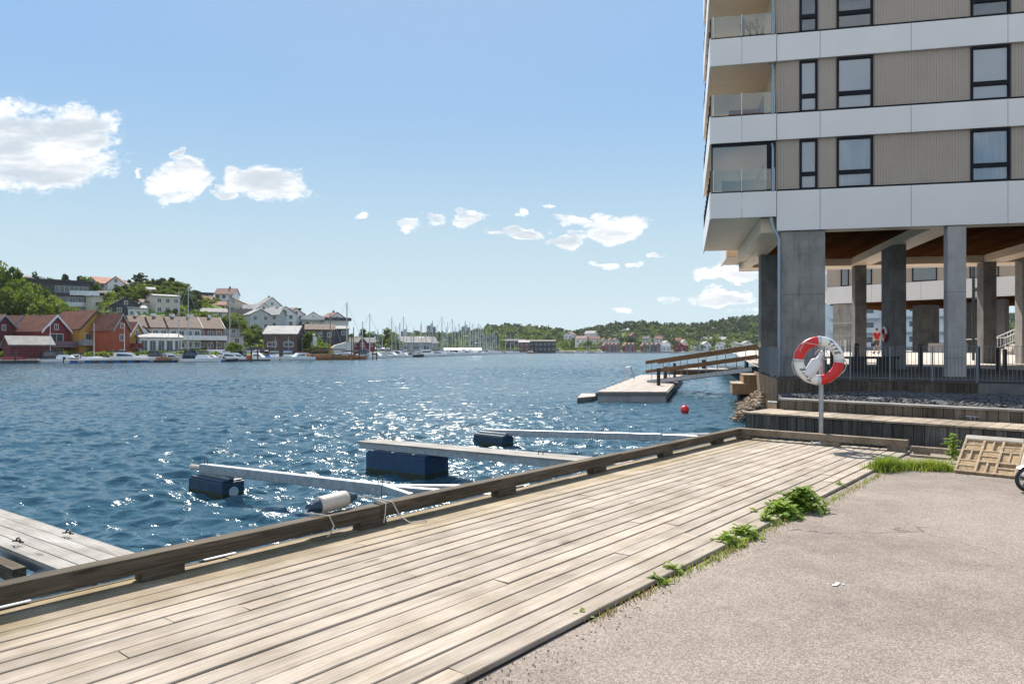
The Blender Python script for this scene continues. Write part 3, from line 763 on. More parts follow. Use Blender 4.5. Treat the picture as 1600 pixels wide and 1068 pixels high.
# ------------------------------------------------------------------ stepped platforms, terrace, rocks
def concrete(name, c1, c2, board=0.0):
    m, t, b = newmat(name)
    oc = t.new('ShaderNodeTexCoord').outputs['Object']
    n = t.noise(oc, 1.1, 6, .65); st = t.noise(t.mapping(oc, (3.5,3.5,.35)), 1.6, 5, .6); sp_ = t.noise(oc, 26, 4, .7)
    col = t.mix(t.ramp(n, .35, .68), C(c1), C(c2))
    col = t.mix(t.ramp(st, .5, .75, 0, .55), col, C(tuple(x*.55 for x in c2)))
    col = t.mix(t.ramp(sp_, .60, .75, 0, .5), col, C(tuple(x*.55 for x in c2)))
    sep = t.new('ShaderNodeSeparateXYZ'); t.put(sep.inputs[0], oc)
    j = t.math('ABSOLUTE', t.math('SUBTRACT', t.math('FRACT', t.math('DIVIDE', sep.outputs[2], 2.4)), .5))
    jm = t.ramp(j, .004, .008, 1, 0); col = t.mix(t.math('MULTIPLY', jm, .5), col, C(tuple(x*.5 for x in c2)))
    t.put(b.inputs['Base Color'], col); b.inputs['Roughness'].default_value = .85; b.inputs['Specular IOR Level'].default_value = .3
    t.put(b.inputs['Normal'], t.bump(t.math('ADD', sp_, t.math('MULTIPLY', jm, -2.0)), .3, .01))
    return m
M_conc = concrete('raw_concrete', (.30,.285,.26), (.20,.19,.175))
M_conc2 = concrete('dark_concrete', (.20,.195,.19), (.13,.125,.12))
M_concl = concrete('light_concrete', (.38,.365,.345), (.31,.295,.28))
M_gravel = pm('grey_gravel', (.075,.075,.078), (.04,.04,.043), 18, .95, 0, .9, 30)
M_paving = pm('pale_paving', (.50,.44,.38), (.42,.37,.32), 3, .85)
M_rock = pm('shore_rock', (.40,.33,.25), (.24,.20,.16), 6, .9, 0, .5)
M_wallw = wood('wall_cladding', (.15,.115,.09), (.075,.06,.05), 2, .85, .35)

SA, SB = Vector((4.36,13.3,0)), Vector((7.43,10.39,0))
sd = (SB-SA).normalized(); sn = Vector((-sd.y*-1, sd.x*-1, 0)); sn = Vector((.69,.725,0)); sn = (sn-sd*sn.dot(sd)).normalized()
Mst = frame(SA, sd, (0,0,1))
def board_face(mb, x0, x1, z0, z1, wd, y0=-.022, y1=0.0, M=None):
    x = x0
    while x < x1:
        mb.box(x+.004, min(x+wd-.006,x1), y0+rng.uniform(-.003,.003), y1, z0, z1, M); x += wd
root = thing('timber_step', 'lower timber step clad in dark vertical boards along the quay', 'step', SA+Vector((0,0,-.1)), world=True)
mb = MB(); mb.box(0.02, 16, .02, 1.05, -1.3, .31, Mst); mb.build('core', M_dark, root)
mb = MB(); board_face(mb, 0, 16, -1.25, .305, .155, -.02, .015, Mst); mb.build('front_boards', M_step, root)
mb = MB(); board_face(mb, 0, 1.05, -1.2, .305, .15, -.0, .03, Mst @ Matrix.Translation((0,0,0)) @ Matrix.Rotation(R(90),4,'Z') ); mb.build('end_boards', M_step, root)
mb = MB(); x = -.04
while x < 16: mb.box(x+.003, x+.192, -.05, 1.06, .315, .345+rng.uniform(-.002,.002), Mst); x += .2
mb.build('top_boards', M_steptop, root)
off2 = 1.06
root = thing('timber_step', 'upper timber step with warm brown boards and pale top edge, against the gravel', 'step', SA+sn*off2+Vector((0,0,.1)), world=True)
M2 = frame(SA+sn*off2+sd*.18, sd, (0,0,1))
mb = MB(); mb.box(0.02, 16, .02, .21, -1.2, .519, M2); mb.build('core', M_dark, root)
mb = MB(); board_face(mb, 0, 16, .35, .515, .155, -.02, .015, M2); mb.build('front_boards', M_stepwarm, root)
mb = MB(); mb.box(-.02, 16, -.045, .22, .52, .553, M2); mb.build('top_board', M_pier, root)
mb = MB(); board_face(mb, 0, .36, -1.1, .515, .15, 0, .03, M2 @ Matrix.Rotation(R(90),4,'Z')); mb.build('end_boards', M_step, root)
# steel cleats on the steps
for px, py, z, lab in ((1520,656,.35,'steel cleat at the front edge of the lower timber step'),(1532,650,.35,'steel cleat just behind the front one on the lower timber step'),(1367,627,.56,'steel cleat on top edge of the upper timber step'),(1207,632,.36,'two small steel cleats on left end of the lower timber step')):
    c = G(px, py, z)
    root = thing('mooring_cleat', lab if 'two' not in lab else 'small steel cleat at the far left end of the lower timber step', 'cleat', c, world=True, group='steel cleats on the timber steps')
    mb = MB()
    for s_ in (-.03,.03): mb.tube([c+sd*s_, c+sd*s_+Vector((0,0,.05))], .010, 6)
    mb.tube([c-sd*.10+Vector((0,0,.055)), c+sd*.10+Vector((0,0,.055))], .012, 8); mb.build('horn', M_galv, root)

# terrace + plaza behind the wall
WA = Vector((9.3,25.1,0)); wd_ = Vector((.8,-.6,0)); wr = Vector((.245,.97,0)).normalized()
def plaza_z(Y): return float(np.interp(Y, [20,28,33,39,50,60,200], [.5,.5,.72,.82,1.22,1.28,1.5]))
vs = []; fs = []; ns, nr = 40, 50
for i in range(ns+1):
    for j in range(nr+1):
        p = WA+wd_*(70*(i/ns)**1.3)+wr*(95*(j/nr)); vs.append((p.x,p.y,plaza_z(p.y)))
for i in range(ns):
    for j in range(nr): fs.append((i*(nr+1)+j, (i+1)*(nr+1)+j, (i+1)*(nr+1)+j+1, i*(nr+1)+j+1))
o = MB().add(vs, fs).build('plaza', M_paving, smooth=True); struct(o)
M_terr = wood('terrace_shade_boards', (.10,.088,.08), (.06,.053,.048), 0, .85, .3)  # dark sheet over the paving, shade under the building put into its colour
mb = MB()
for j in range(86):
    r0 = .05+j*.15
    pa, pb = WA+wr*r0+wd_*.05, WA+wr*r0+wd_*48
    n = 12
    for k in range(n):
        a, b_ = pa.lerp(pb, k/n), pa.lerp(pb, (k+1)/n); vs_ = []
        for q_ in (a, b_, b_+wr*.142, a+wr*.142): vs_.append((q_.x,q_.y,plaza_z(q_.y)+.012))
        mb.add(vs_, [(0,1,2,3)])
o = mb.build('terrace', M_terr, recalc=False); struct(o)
# gravel bed
Mg = MB(); vs = []; fs = []
from mathutils import noise as nz3
g0 = SA+sn*1.40
for i in range(61):
    for j in range(31):
        a = g0+sd*(.15+i*.26); b_ = WA+wd_*(i*.26+.0)
        p = a.lerp(b_, j/30); z = .50*(1-j/30)+(-.04+.015*min(i,14))*(j/30)+.05*nz3.noise((p.x*2,p.y*2,0))+.04*nz3.noise((p.x*7,p.y*7,3))
        if i < 10: z -= (10-i)/10*.55*math.sin(math.pi*min(1,j/30+.15))
        vs.append((p.x,p.y,z))
for i in range(60):
    for j in range(30): fs.append((i*31+j,(i+1)*31+j,(i+1)*31+j+1,i*31+j+1))
o = Mg.add(vs, fs).build('gravel', M_gravel); struct(o)
def stones(name, mat, n, fn, smin, smax, seed):
    q = random.Random(seed); mb = MB()
    for i in range(n):
        c = fn(q); s = q.uniform(smin, smax); k = [Vector((q.gauss(0,1),q.gauss(0,1),q.gauss(0,1))).normalized()*s*q.uniform(.7,1.2) for _ in range(10)]
        bm = bmesh.new()
        for v in k: bm.verts.new((v.x, v.y, v.z*.7))
        bmesh.ops.convex_hull(bm, input=bm.verts); bm.verts.ensure_lookup_table(); bm.verts.index_update()
        mb.add([v.co+c for v in bm.verts], [tuple(v.index for v in f.verts) for f in bm.faces]); bm.free()
    o = mb.build(name, mat); struct(o, 'stuff'); return o
def gfn(q):
    i = q.uniform(.3,14); j = q.random(); a = g0+sd*(.15+i); b_ = WA+wd_*i; p = a.lerp(b_, j); return Vector((p.x,p.y,.50*(1-j)+(-.04+.012*min(i*3.8,14))*j+.02))
M_gst = pm('gravel_stones', (.10,.10,.105), (.04,.04,.043), 3, .9, island=.6)
stones('gravel_stones', M_gst, 3600, gfn, .028, .075, 4)
M_rk = pm('shore_stones', (.36,.27,.18), (.19,.14,.095), 3, .9, island=.45)
def rfn(q):
    f = q.random(); Y = 24.5+9*f; xr = (1184-800)/FPX*Y; X = xr-abs(q.gauss(0,.55)); z = WZ+.68-(xr-X)*.62+q.uniform(-.1,.05)
    return Vector((X+.15,Y,max(z,WZ-.12)))
stones('rocks', M_rk, 1100, rfn, .05, .13, 6)

# retaining wall of the terrace: dark timber boards, return on its left in a lighter copy, sunlight put into its colour
root = thing('retaining_wall', 'dark board clad retaining wall carrying the railing in front of the columns', 'wall', WA+Vector((0,0,-.4)), world=True)
Mw = frame(WA, wd_)
mb = MB(); board_face(mb, 0, 5.9, -.75, .47, .15, -.03, .0, Mw); mb.build('front_boards', M_wallw, root)
mb = MB(); mb.box(.03, 5.87, .02, .5, -1.4, .46, Mw); mb.build('core', M_dark, root)
mb = MB(); mb.box(-.02, 5.92, -.05, .3, .47, .51, Mw); mb.build('cap', M_wallw, root)
Ml = frame(WA+wr*9.5, -wr)
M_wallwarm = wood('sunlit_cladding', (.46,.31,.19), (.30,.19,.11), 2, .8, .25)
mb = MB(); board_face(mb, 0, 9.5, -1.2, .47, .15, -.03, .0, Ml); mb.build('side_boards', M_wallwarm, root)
mb = MB(); mb.box(5.9, 40, .0, .6, -1.2, .50, Mw); 
stn = mb.build('stone_wall', M_conc2, None, origin=WA+wd_*5.9)
tag(stn, 'low dark grey stone wall under the railing, right of the board clad wall', 'wall'); stn.name = 'stone_wall'
# railing
def railing(label, segs, h, spacing, post_every, mat, z0f, name='railing', group=None, lab_rad=.006):
    root = thing(name, label, 'railing', segs[0][0], world=True, group=group)
    for A, B in segs:
        d = (B-A); L = d.length; d = d.normalized(); pk = MB(); n = int(L/spacing)
        for i in range(n):
            p = A+d*(i+.5)*spacing; z = z0f(p); pk.box(-.006,.006,-.006,.006, z+.08, z+h-.01, Matrix.Translation((p.x,p.y,0)) @ Matrix.Rotation(math.atan2(d.y,d.x),4,'Z'))
        o = pk.build('pickets', mat, root)
        rl = MB(); za, zb = z0f(A), z0f(B)
        rl.beam(A+Vector((0,0,za+h)), B+Vector((0,0,zb+h)), .04, .012); rl.beam(A+Vector((0,0,za+.08)), B+Vector((0,0,zb+.08)), .03, .01); rl.build('rails', mat, root)
        m = max(1, round(L/post_every))
        for i in range(m+1):
            p = A+d*L*i/m; z = z0f(p); ps = MB(); ps.box(-.02,.02,-.02,.02, z-.06, z+h+.004, Matrix.Translation((p.x,p.y,0)) @ Matrix.Rotation(math.atan2(d.y,d.x),4,'Z')); ps.build('post', mat, root)
    return root
M_rail = pm('grey_rail', (.20,.215,.23), (.16,.17,.185), 8, .5, .3)
railing('galvanised picket railing on top of the dark retaining wall', [(WA+wr*7.4, WA+Vector((.02,.06,0))), (WA+Vector((.02,.06,0)), WA+wd_*5.9+Vector((.02,.06,0))), (WA+wd_*5.9+Vector((.02,.1,0)), WA+wd_*18+Vector((.02,.1,0)))], 1.1, .105, 1.25, M_rail, lambda p: .5)

# ------------------------------------------------------------------ apartment building on columns
C0 = Vector((10.104,27.4,0)); BA = math.atan2(-.21,.9777)
M_panel = pm('white_facade_panel', (.74,.71,.675), (.70,.67,.64), .6, .5)
M_clad = pm('beige_ribbed_cladding', (.43,.365,.30), (.40,.335,.275), .8, .6)
M_frame = pm('dark_window_frame', (.006,.008,.013), (.008,.010,.015), 4, .6, spec=.2)
M_soff = pm('cream_soffit', (.82,.67,.50), (.76,.61,.45), 1.2, .5)
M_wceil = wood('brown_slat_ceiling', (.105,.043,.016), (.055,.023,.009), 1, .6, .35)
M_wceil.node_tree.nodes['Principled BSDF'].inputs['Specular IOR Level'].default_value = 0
M_blind = pm('pale_blind', (.80,.83,.84), (.74,.77,.78), 1, .9)
M_curt = pm('sheer_curtain', (.74,.80,.85), (.60,.67,.74), 6, .9, stretch=(1,1,.1))
M_room = pm('dim_room', (.03,.05,.075), (.045,.075,.11), .8, .6)
M_winglass = glassy('window_glass', (.86,.92,.97), .05)
M_rglass = glassy('railing_glass', (.80,.86,.86), .06)
M_whitecover = pm('white_edge_panel', (.80,.80,.79), (.76,.76,.75), 1, .5)
root = thing('apartment_building', 'tall modern apartment block with white bands and beige cladding raised on concrete columns', 'building', C0, BA)
bands = [(6.03,7.54),(9.50,10.48),(12.5,13.5),(15.5,16.5),(18.5,19.5)]
LX = 34.0; DEP = 14.6
jx = [0.0,1.559,4.694,7.865,11.0,14.1,17.3,20.4,23.5,26.7,29.8,LX]
for i, (z0, z1) in enumerate(bands):
    for a, b_ in zip(jx[:-1], jx[1:]):
        mb = MB(); mb.box(a+.008, b_-.008, -.05, .25, z0, z1); mb.build('band_panel', M_panel, root)
    mb = MB(); mb.box(0, LX, .0, .24, z0+.03, z1-.02); mb.box(0.02, LX, -.03, .2, z1-.0, z1+.07); mb.build('band_backing', M_frame, root)
def corr(x0, x1, z0, z1):
    vs = []; fs = []; x = x0; prof = []
    while x < x1-.001:
        for dx, y in ((0,.10),(.055,.10),(.065,.075),(.095,.075)):
            if x+dx < x1: prof.append((x+dx, y))
        x += .105
    prof.append((x1,.10))
    for x, y in prof: vs += [(x,y,z0),(x,y,z1)]
    for i in range(len(prof)-1): fs.append((2*i,2*i+2,2*i+3,2*i+1))
    return MB().add(vs, fs)
wins = [(.852,1.49),(2.166,3.432),(6.709,7.987),(9.9,10.54),(11.4,12.66),(15.9,17.2),(19.1,19.74),(20.6,21.9),(25.2,26.5)]
gap = []; x = 0.0
for a, b_ in wins: gap.append((x, a)); x = b_
gap.append((x, LX))
def window(parent, x0, x1, z0, z1, inside, y=.03, split=.30):
    w_ = .075
    fr = MB(); zs = z0+(z1-z0)*split
    fr.box(x0, x0+w_, y, y+.12, z0, z1); fr.box(x1-w_, x1, y, y+.12, z0, z1); fr.box(x0+w_, x1-w_, y, y+.12, z1-w_, z1); fr.box(x0+w_, x1-w_, y, y+.12, z0, z0+w_*.8)
    if split: fr.box(x0+w_, x1-w_, y, y+.12, zs-.06, zs+.09)
    f = fr.build('window', M_frame, parent)
    p = MB(); p.box(x0+w_, x1-w_, y+.06, y+.068, z0+w_*.8, zs-.06) if split else None
    p.box(x0+w_, x1-w_, y+.06, y+.068, (zs+.09) if split else z0+w_, z1-w_); p.build('pane', M_winglass, f)
    c = MB()
    if inside is M_curt:
        n = 40; vs = []; fs = []
        for i in range(n+1):
            xx = x0+w_+(x1-x0-2*w_)*i/n; yy = y+.125+.012*math.sin(i*1.9)+.006*math.sin(i*.7); vs += [(xx,yy,z0+.05),(xx,yy,z1-.05)]
        for i in range(n): fs.append((2*i,2*i+2,2*i+3,2*i+1))
        c.add(vs, fs)
    else: c.box(x0+.03, x1-.03, y+.122, y+.13, z0+.03, z1-.03)
    c.build('curtain' if inside is not M_room else 'interior', inside, f)
    return f
levels = list(zip(bands[:-1], bands[1:]))
for li, ((_, za), (zb, _)) in enumerate(levels):
    za += .05
    for a, b_ in gap: corr(a, b_, za, zb).build('cladding', M_clad, root)
    for a, b_ in wins: window(root, a, b_, za, zb-.03, [M_curt, M_blind, M_room, M_blind][li])
# body (solid core behind the facade) with side wall, roof
mb = MB()
for (_, za), (zb, _) in levels: mb.box(.02, LX, .20, DEP, za-.1, zb+.1)
mb.box(0.02, LX, .26, DEP, 19.0, 20.3); mb.build('core', M_clad, root)
mb = MB()
for z0, z1 in bands[1:]: mb.box(.0, LX, .26, DEP+.05, z0+.15, z1-.05)
mb.build('floor_slabs', M_soff, root)
# underside: beams and slatted wooden ceiling
def bxp(name, mat, x0, x1, y0, y1, z0, z1, bev=0):
    mb = MB(); mb.box(x0, x1, y0, y1, z0, z1); return mb.build(name, mat, root, bevel=bev)
zc = 6.40
for x0, x1 in ((.5,5.6),(6.6,12.0),(13.0,19.0),(20,33.4)):
    mb = MB(); x = x0
    while x < x1: mb.box(x+.004, x+.116, .6, 12.6, zc, zc+.03); x += .12
    mb.build('ceiling_slats', M_wceil, root)
bxp('ceiling_void', M_dark, .1, LX-.1, .3, DEP-.2, zc+.05, zc+.12)
bxp('front_beam', M_soff, 0.01, LX, .26, .62, 6.02, 6.9)
bxp('back_beam', M_soff, 0.01, LX, 12.6, 13.4, 6.02, 6.9)
for x0, x1 in ((.02,.5),(5.6,6.6),(12.0,13.0),(19.0,20.0)): bxp('cross_beam', M_soff, x0, x1, .63, 12.59, 6.03, 6.88)
bxp('rear_band', M_panel, 0, LX, 14.2, 14.6, 6.03, 7.5)
bxp('rear_soffit', M_soff, 0, LX, 13.4, 14.2, 6.05, 6.2)
# columns
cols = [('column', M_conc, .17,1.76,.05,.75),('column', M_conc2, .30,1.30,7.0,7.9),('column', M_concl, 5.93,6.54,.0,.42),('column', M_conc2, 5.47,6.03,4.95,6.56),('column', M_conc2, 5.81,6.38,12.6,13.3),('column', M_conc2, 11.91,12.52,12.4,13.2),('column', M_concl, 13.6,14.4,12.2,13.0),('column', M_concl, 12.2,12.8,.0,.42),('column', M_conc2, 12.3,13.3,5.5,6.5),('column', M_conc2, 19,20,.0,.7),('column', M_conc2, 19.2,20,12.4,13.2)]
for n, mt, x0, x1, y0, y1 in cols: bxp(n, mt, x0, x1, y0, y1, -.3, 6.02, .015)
# balconies on the left corner
BX = 2.42
def balcony(z0, z1, zs, glass, plants=False):
    sl_ = MB(); loop = [(-BX,-.06),(-.02,-.06),(-.02,9.9),(-BX+.25,9.9)]
    sl_.prism([(x,y,z0+zs) for x, y in loop], (0,0,.25)); s0 = sl_.build('balcony_slab', M_soff, root)
    for a, b_ in ((-BX,-1.28),(-1.265,-.02)):
        mb = MB(); mb.box(a, b_, -.12, -.06, z0+zs-.08, z1); mb.build('balcony_front', M_panel, root)
    mb = MB(); mb.prism([(-BX-.05,-.12,z0+zs-.1),(-BX,-.12,z0+zs-.1),(-BX+.255,9.95,z0+zs-.1),(-BX+.205,9.95,z0+zs-.1)], (0,0,z1+.05-z0-zs+.1)); mb.build('balcony_side', M_whitecover, root)
    mb = MB(); mb.box(-BX+.01,-.03,-.10,-.02,z1,z1+.05); mb.build('balcony_cap', M_frame, root)
    for a, b_ in ((-BX+.12,-1.30),(-1.24,-.12)):
        mb = MB(); mb.box(a, b_, -.075, -.063, z1+.09, z1+.86); mb.build('balcony_glass', M_rglass, root)
    mb = MB()
    for x in (-BX+.09,-1.27,-.08): mb.tube([(x,-.045,z1+.03),(x,-.045,z1+.9)], .022, 8)
    mb.build('balcony_posts', M_alu, root)
    mb = MB(); mb.prism([(-BX-.0,.1,z1+.05),(-BX+.01,.1,z1+.05),(-BX+.26,9.8,z1+.05),(-BX+.25,9.8,z1+.05)], (0,0,.9))
    mb.build('side_glass', M_rglass, root)
    mb = MB()
    for k in range(9): mb.box(-BX-.02+k*.029,-BX+.02+k*.029,.3+k*1.15,.36+k*1.15,z1+.02,z1+.97)
    mb.build('side_posts', M_frame, root)
for i, (z0, z1) in enumerate(bands): balcony(z0, z1, .62 if i == 0 else .05, True)
# winter garden glazing on the lowest balcony
mb = MB(); z0, z1 = 7.59, 9.5
mb.box(-BX+.02,-.04,-.04,.02,z1-.16,z1); mb.box(-BX+.02,-BX+.07,-.04,.02,z0,z1-.16); mb.box(-.35,-.04,-.04,.02,z0,z1-.16); mb.build('garden_frame', M_frame, root)
mb = MB(); mb.box(-BX+.07,-.35,-.02,-.01,z0,z1-.16); mb.build('garden_glass', glassy('garden_glass', (.72,.76,.78), .10), root)
# slanted inner privacy walls and drain pipe
M_inner = pm('balcony_wall', (.70,.56,.42), (.64,.51,.38), 1, .7)
for (_, za), (zb, _) in levels:
    mb = MB(); mb.box(-.05,.015,.3,9.7,za,zb+.1); mb.build('inner_wall', M_inner, root)
    mb = MB(); mb.box(-.075,-.052,3.2,5.6,za+.02,zb-.15); mb.build('balcony_door', M_room, root)
M_pipe = pm('grey_downpipe', (.30,.36,.42), (.26,.31,.36), 5, .4, .4)
for (_, za), (zb, _) in levels:
    mb = MB(); mb.tube([(-.14,-.10,za-.02),(-.14,-.10,zb-.3)], .045, 10); mb.tube([(-.14,-.10,zb-.3),(-.16,-.0,zb-.12),(-.25,.1,zb-.02)], .045, 10); mb.build('downpipe', M_pipe, root)
mb = MB(); mb.tube([(-.20,-.02,6.6),(-.17,-.05,6.35),(-.10,-.05,6.1),(.03,-.05,5.85),(.09,-.05,5.7),(.09,-.05,.5)], .05, 10); mb.build('downpipe', M_pipe, root)
mb = MB(); mb.box(-.5,-.02,.5,9.8,6.05,6.62); mb.build('side_beam', M_soff, root)
mb = MB(); mb.box(-.1,.6,.62,11,6.02,6.05); mb.build('edge_soffit', M_soff, root)
# further balcony stack on the rear part of the left side
mb = MB(); mb.box(-.95,.2,10.6,14.4,6.40,6.6); mb.build('rear_balcony_slab', M_soff, root)
mb = MB(); mb.box(-.95,.2,10.45,10.59,6.36,7.2); mb.build('rear_balcony_front', M_soff, root)
mb = MB(); mb.box(-1.02,-.95,10.4,14.4,6.32,7.3); mb.build('rear_balcony_side', M_whitecover, root)

Mbld = root.matrix_basis.copy()
def BP(x, y, z): return Matrix.Translation(C0) @ Matrix.Rotation(BA,4,'Z') @ Vector((x,y,z))
# things standing on the balconies
M_cact = pm('cactus_green', (.05,.10,.035), (.03,.06,.025), 8, .8)
for i, (x, h, lab) in enumerate(((-1.17,.85,'tall branching potted cactus on the upper balcony, leftmost of three'),(-.93,.72,'potted cactus with short arms, middle of three on the upper balcony'),(-.68,.8,'narrow upright potted cactus, rightmost of three on the upper balcony'))):
    b_ = BP(x, .25, 13.5); r2 = thing('potted_cactus', lab, 'plant', b_, world=True, group='cacti on the balcony')
    mb = MB(); mb.lathe([(.001,0),(.08,0),(.1,.16),(.001,.16)], 12, Matrix.Translation(b_)); mb.build('pot', M_frame, r2)
    mb = MB(); mb.tube([b_+Vector((0,0,.1)), b_+Vector((0,0,h))], .05, 8)
    for s_, z in ((-1,.35),(1,.45)): mb.tube([b_+Vector((0,0,z)), b_+Vector((s_*.09,0,z+.03)), b_+Vector((s_*.1,0,z+.28-.05*i))], .035, 7)
    mb.build('stem', M_cact, r2, smooth=True)
b_ = BP(-1.1,.9,10.48); r2 = thing('balcony_bench', 'low terracotta bench with cushion on the middle balcony', 'bench', b_, BA)
M_terra = pm('terracotta_fabric', (.32,.12,.07), (.25,.09,.05), 5, .8)
mb = MB(); mb.box(-.55,.55,-.25,.25,.22,.42); mb.build('cushion', M_terra, r2, bevel=.03)
mb = MB(); mb.box(-.55,.55,.2,.28,.42,.62); mb.build('backrest', M_terra, r2, bevel=.02)
mb = MB()
for sx in (-.5,.45): mb.box(sx,sx+.05,-.22,.22,0,.22)
mb.build('legs', M_frame, r2)
b_ = BP(-1.05,1.1,7.54); r2 = thing('balcony_sofa', 'grey sofa inside the glazed lowest balcony', 'sofa', b_, BA)
M_grey = pm('grey_fabric', (.10,.12,.14), (.08,.10,.12), 5, .9)
mb = MB(); mb.box(-.85,.85,-.35,.35,.1,.42); mb.build('seat', M_grey, r2, bevel=.04)
mb = MB(); mb.box(-.85,.85,.25,.42,.42,.8); mb.build('backrest', M_grey, r2, bevel=.04)

# ------------------------------------------------------------------ second building behind the plaza
C2 = Vector((29.4,67,0)); A2a = math.atan2(-.72,.694)
root = thing('apartment_building', 'lower white and beige block on columns seen behind the plaza between the front columns', 'building', (29.4,67,1.2), A2a)
LX2 = 46
for a in range(0, LX2, 4):
    mb = MB(); mb.box(a+.01, a+3.99, -.06, .3, 4.55, 6.1); mb.build('band_panel', M_panel, root)
corr(0, LX2, 6.1, 9.0).build('cladding', M_clad, root)
for x0, x1 in ((1.3,2.0),(3.3,4.0),(7.3,9.2),(11.6,13.6),(15.0,16.4),(18.4,20.6),(23,25.4),(27,29),(32,34)): window(root, x0, x1, 6.15, 8.5, M_room, -.02, 0)
mb = MB(); mb.box(0, LX2, .3, 14, 4.6, 9.1); mb.build('core', M_clad, root)
mb = MB(); mb.box(.2, LX2, .3, 13.8, 4.45, 4.55); mb.build('wooden_soffit', M_wceil, root)
mb = MB(); mb.box(0, LX2, -.06, .3, 9.0, 10.2); mb.build('upper_band', M_panel, root)
for x0, x1, y0, y1, mt in ((.5,2.6,.2,1.0,M_conc),(5.5,7.2,6,8,M_conc2),(9.6,11.2,5,6,M_conc2),(12.0,13.6,2.0,3.5,M_conc2),(21,22,.3,1.2,M_conc2),(30,31,.3,1.2,M_conc2)):
    mb = MB(); mb.box(x0,x1,y0,y1,-.3,4.5); mb.build('column', mt, root)
mb = MB(); mb.box(-1.5,0,.4,4,4.9,5.1); mb.box(-1.5,-1.45,.4,4,5.1,6.0); mb.box(-1.5,0,.4,4,7.7,7.9); mb.build('balcony', M_whitecover, root)
M_pane2 = pm('distant_window', (.10,.13,.16), (.14,.17,.2), 2, .2)
# distant white apartment tower seen through the gaps
for (p, Yd, lab) in ((1330,150,'distant white apartment tower with stacked balconies, left of the red shirted walker'),(1448,140,'distant white apartment tower with stacked balconies, right of the wide dark column')):
    b_ = P(p, 540, Yd); b_.z = 1.3
    r2 = thing('apartment_tower', lab, 'building', b_, R(-20), group='distant white towers')
    mb = MB(); mb.box(-5,9,0,10,0,19); mb.build('wall', M_whitecover, r2)
    for k in range(6):
        mb = MB(); mb.box(-4,-1.2,-1.3,0,.6+3*k,.8+3*k); mb.box(-4,-1.2,-1.35,-1.3,.8+3*k,1.7+3*k); mb.box(1.8,5.2,-1.3,0,.6+3*k,.8+3*k); mb.box(1.8,5.2,-1.35,-1.3,.8+3*k,1.7+3*k); mb.build('balcony', M_whitecover, r2)
        mb = MB(); mb.box(-3.0,-2.0,-.04,0,1.2+3*k,2.8+3*k); mb.box(2.9,4.2,-.04,0,1.2+3*k,2.8+3*k); mb.build('window', M_pane2, r2)

# ------------------------------------------------------------------ things on the plaza
def pz(p, row=None, Y=45): X = (p-800)/FPX*Y; return Vector((X, Y, plaza_z(Y)))
M_pole = pm('dark_green_pole', (.03,.04,.045), (.02,.03,.03), 5, .5)
b_ = pz(1521,0,41); r2 = thing('lamp_post', 'tall plain dark post standing just left of the second sunlit column', 'lamp post', b_, world=True)
mb = MB(); mb.tube([b_, b_+Vector((0,0,5.6))], .075, 10); mb.build('pole', M_pole, r2)
mb = MB(); mb.tube([b_+Vector((0,0,5.6)), b_+Vector((0,0,5.68))], .3, 14); mb.build('lamp_head', M_pole, r2)
b_ = pz(1529.5,0,52); r2 = thing('lantern_post', 'slim dark lantern post with a square glass head by the stairs', 'lamp post', b_, world=True)
mb = MB(); mb.tube([b_, b_+Vector((0,0,3.9))], .05, 8); mb.build('pole', M_pole, r2)
mb = MB(); mb.box(-.22,.22,-.22,.22,3.9,4.0,Matrix.Translation(b_)); mb.box(-.26,.26,-.26,.26,4.5,4.75,Matrix.Translation(b_))
for sx in (-.2,.17):
    for sy in (-.2,.17): mb.box(sx,sx+.03,sy,sy+.03,4.0,4.5,Matrix.Translation(b_))
mb.build('lantern_frame', M_pole, r2)
mb = MB(); mb.box(-.16,.16,-.16,.16,4.01,4.49,Matrix.Translation(b_)); mb.build('lantern_glass', M_rglass, r2)
for p, Y, h, lab in ((1338.5,31,1.15,'black bollard beside the thin back column'),(1438,29.5,1.15,'black bollard between wide dark column and pale front column'),(1300,31,.95,'black bollard close behind the lifebuoy'),(1528,31,1.0,'black bollard in front of the second sunlit column'),(1560,30,1.0,'black bollard just left of the wooden box under the stairs'),(1570,31,.9,'rightmost black bollard behind the railing')):
    b_ = pz(p,0,Y); r2 = thing('bollard', lab, 'bollard', b_, world=True, group='bollards on the plaza')
    mb = MB(); mb.tube([b_+Vector((0,0,-.1)), b_+Vector((0,0,h-.06))], .085, 12); mb.build('shaft', M_rubber, r2)
    mb = MB(); mb.ball(b_+Vector((0,0,h-.06)), .09, 8, (1,1,.7)); mb.build('cap', M_rubber, r2, smooth=True)
b_ = pz(1362,0,30.5); r2 = thing('dark_bench', 'long dark bench block on the plaza in front of the columns', 'bench', b_, BA)
mb = MB(); mb.box(-1.0,1.0,-.3,.3,.50,.60); mb.build('seat', M_rubber, r2)
for x in (-.85,.25): mb = MB(); mb.box(x,x+.6,-.25,.25,-.1,.5); mb.build('leg', M_rubber, r2)
b_ = pz(1322,0,33); r2 = thing('plaza_bench', 'pale slatted bench seen through the lifebuoy post side of the railing', 'bench', b_, BA)
mb = MB(); mb.box(-1.2,.8,-.25,.25,.38,.46); mb.build('seat', M_pier, r2)
for x in (-1.0,.5): mb = MB(); mb.box(x,x+.12,-.2,.2,-.1,.38); mb.build('leg', M_rubber, r2)
